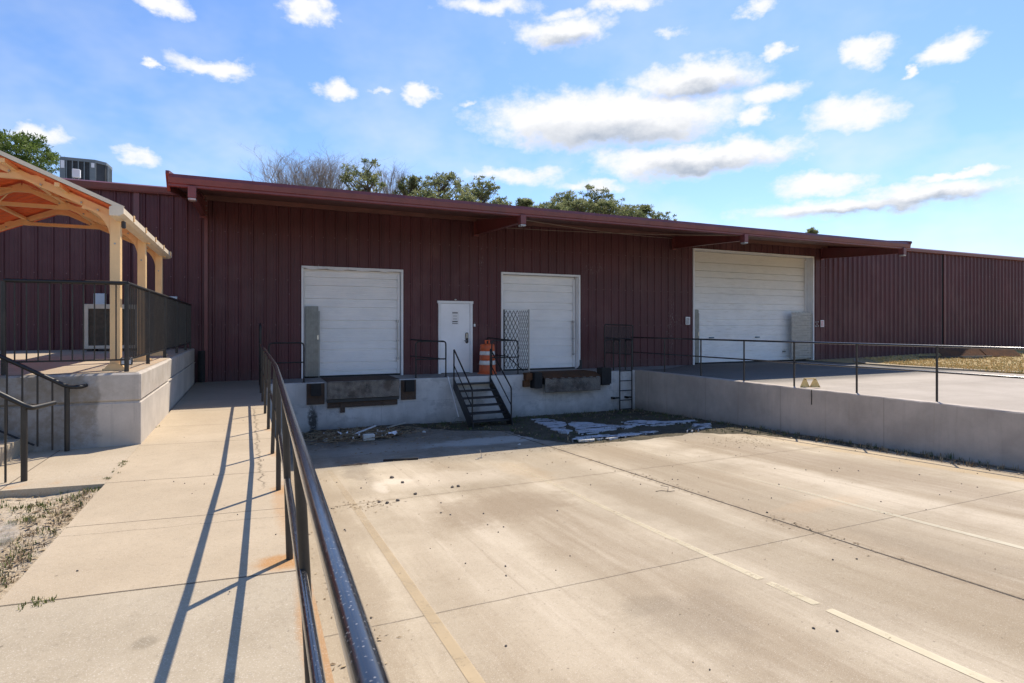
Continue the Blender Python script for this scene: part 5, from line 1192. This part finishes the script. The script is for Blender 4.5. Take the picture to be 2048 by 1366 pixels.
def pine(x, y, H, cw, ch, lab, seed, mat='pine', puffs=84, leafs=.30, pr=.36, nb=26, gp='pine trees behind the warehouse'):
    rr = random.Random(seed); t = thing('pine_tree', (x, y, 0), lab, 'tree', gp)
    m = MB(); tr = [Vector((x, y, 0))]
    for i in range(1, 9): tr.append(Vector((x+rr.gauss(0, .1)*i*.3, y+rr.gauss(0, .1)*i*.3, H*.95*i/8)))
    m.tube(tr, .17*H/20, 8, False, r1=.05); P_ = []
    lobes = [(rr.uniform(-.28, .28)*cw, rr.uniform(-.28, .28)*cw, rr.uniform(-.1, .2)*ch, rr.uniform(.28, .4)) for _ in range(5)]+[(0, 0, .2*ch, .42)]
    for i in range(puffs):
        L_ = lobes[i % 6]; d = Vector((rr.gauss(0, 1), rr.gauss(0, 1), rr.gauss(.35, .8))).normalized(); k = rr.uniform(.55, 1)**.5
        p = Vector((x+L_[0]+d.x*k*cw*L_[3], y+L_[1]+d.y*k*cw*L_[3], H-.5*ch+L_[2]+d.z*k*ch*L_[3]*.85)); p.z = min(p.z, H-pr*.7); P_.append(p)
    for p in P_[::2 if puffs > 100 else 1]:
        zb_ = max(H-ch*1.2, p.z-abs(p.x-x)*.9-rr.random()*ch*.2); f = min(7.99, max(0, zb_/(H*.95)*8)); b = tr[int(f)].lerp(tr[int(f)+1], f-int(f))
        md_ = b.lerp(p, .55)-Vector((0, 0, (p-b).length*.08))+Vector((rr.gauss(0, .15), rr.gauss(0, .15), 0)); m.tube([b, md_, p], .055*H/20, 4, False, r1=.015)
    obj('trunk', m, M['bark'], t)
    m = MB()
    for p in P_:
        r_ = pr*rr.uniform(.65, 1.35); tone = rr.random()
        for _ in range(nb):
            d = Vector((rr.gauss(0, 1), rr.gauss(0, 1), rr.gauss(.2, .75))).normalized(); q0 = p+Vector((d.x, d.y, d.z*.62))*r_*rr.uniform(.25, .8)
            e = (d+Vector((rr.gauss(0, .5), rr.gauss(0, .5), rr.gauss(.2, .5)))).normalized()*leafs*rr.uniform(.6, 1.2); w = e.cross(Vector((rr.gauss(0, 1), rr.gauss(0, 1), rr.gauss(0, 1)))).normalized()*leafs*.2
            m.add([q0-w, q0+w, q0+e+w*.3, q0+e-w*.3], [(0, 1, 2, 3)])
    obj('crown', m, M[mat], t)
def bare(x, y, H, w, lab, seed, gp='bare trees behind the warehouse'):
    rr = random.Random(seed); t = thing('bare_tree', (x, y, 0), lab, 'tree', gp); n = max(5, int(w*2.4))
    m = MB(); hub = Vector((x, y, H*.5)); m.tube([Vector((x, y, 0)), Vector((x+.1, y, H*.25)), hub], .3, 8, False, r1=.2); obj('trunk', m, M['barebark'], t)
    m = MB()
    for i in range(n):
        u = (i+.5)/n*2-1; b = Vector((x+u*w*.22, y+rr.uniform(-.8, .8), H*rr.uniform(.60, .68))); m.tube([hub, b], .12, 5, False, r1=.07)
        top_ = H*(1-.13*u*u-rr.random()*.05); L_ = (top_-b.z); d = Vector((u*w*.32/L_, rr.uniform(-.2, .2), 1)).normalized()
        for q in range(3):
            d2 = (d+Vector((rr.gauss(0, .16), rr.gauss(0, .2), 0))).normalized(); branch(m, b, d2, L_*rr.uniform(.7, .95), .055, 3, rr, .05, None, .34, (4, 6))
    m.v = [(v[0], v[1], min(v[2], H+.3*(v[2]-H))) for v in m.v]
    obj('branches', m, M['barebark'], t)
TREES = [
    ('pine', 17.79, 60, 15.94, 3.18, 3.2, 'low pine crown filling the left foot of the tall dense pine', 300),
    ('pine', 25.75, 60, 15.93, 2.79, 3.2, 'low pine crown at the right foot of the sloping group', 301),
    ('pine', 33.47, 62, 16.26, 3.6, 3.2, 'low pine crown filling the left end of the right hand group', 302),
    ('pine', 37.3, 62, 17.02, 3.69, 3.2, 'low pine crown between the bushy pine and the highest one', 303),
    ('pine', 41.08, 62, 17.24, 3.45, 3.2, 'low pine crown hugging the right side of the highest pine', 304),
    ('pine', 44.88, 62, 16.68, 2.88, 3.2, 'low pine crown just left of the narrow pine', 305),
    ('bare', 4.36, 65, 18.62, 3.91, 0, 'bare leafless tree at the left end of the far tree line', 100),
    ('bare', 7.2, 66, 19.75, 4.31, 0, 'widest bare leafless tree, left of the first pine', 101),
    ('bare', 16.28, 70, 20.21, 2.11, 0, 'slim bare leafless tree between two pines', 102),
    ('pine', 11.78, 64, 19.23, 4.64, 4.87, 'round topped pine just right of the bare trees', 103),
    ('pine', 17.6, 68, 19.16, 3.08, 3.23, 'small pine right of the slim bare tree', 104),
    ('pine', 20.66, 66, 19.37, 4.4, 4.62, 'tall dense pine in the middle of the tree line', 105),
    ('pine', 27.59, 70, 20.62, 4.5, 4.72, 'tall pine with its right side sloping to the roof', 106),
    ('pine', 22.03, 62, 16.94, 3.92, 4.12, 'lower pine filling in between the two tall pines', 107),
    ('pine', 35.66, 75, 19.45, 1.77, 1.86, 'tiny isolated pine top after the gap', 108),
    ('pine', 35.22, 68, 17.76, 3.92, 4.12, 'low wide pine left of the right hand group', 109),
    ('pine', 39.73, 70, 19.85, 4.11, 4.32, 'bushy pine left of the highest one of the right group', 110),
    ('pine', 44.14, 70, 21.18, 4.55, 4.78, 'highest pine of the right hand group', 111),
    ('pine', 50.15, 72, 20.01, 4.06, 4.26, 'rounded pine right of the right group', 112),
    ('pine', 55.52, 74, 20.1, 2.47, 2.59, 'narrow pine showing above the roof line', 113),
    ('pine', 61.17, 76, 19.83, 4.04, 4.24, 'lowest wide pine at the right end of the tree line', 114),
    ('pine', 113.03, 90, 22.97, 2.42, 2.54, 'tiny pine top peeking over the canopy at right', 115),
    ('near', -10.20, 34, 10.36, 5.2, 4.2, 'large bright green pine behind the roof at the left edge', 5)]
for k_, x, y, H, w, ch, lab, seed in TREES:
    if k_ == 'bare': bare(x, y, H*.955, w*.9, lab, seed)
    elif k_ == 'near': pine(x, y, H, w, ch, lab, seed, 'pine2', 380, .14, .34, 60)
    else: pine(x, y, H, w*1.18, ch*1.1, lab, seed, 'pine')
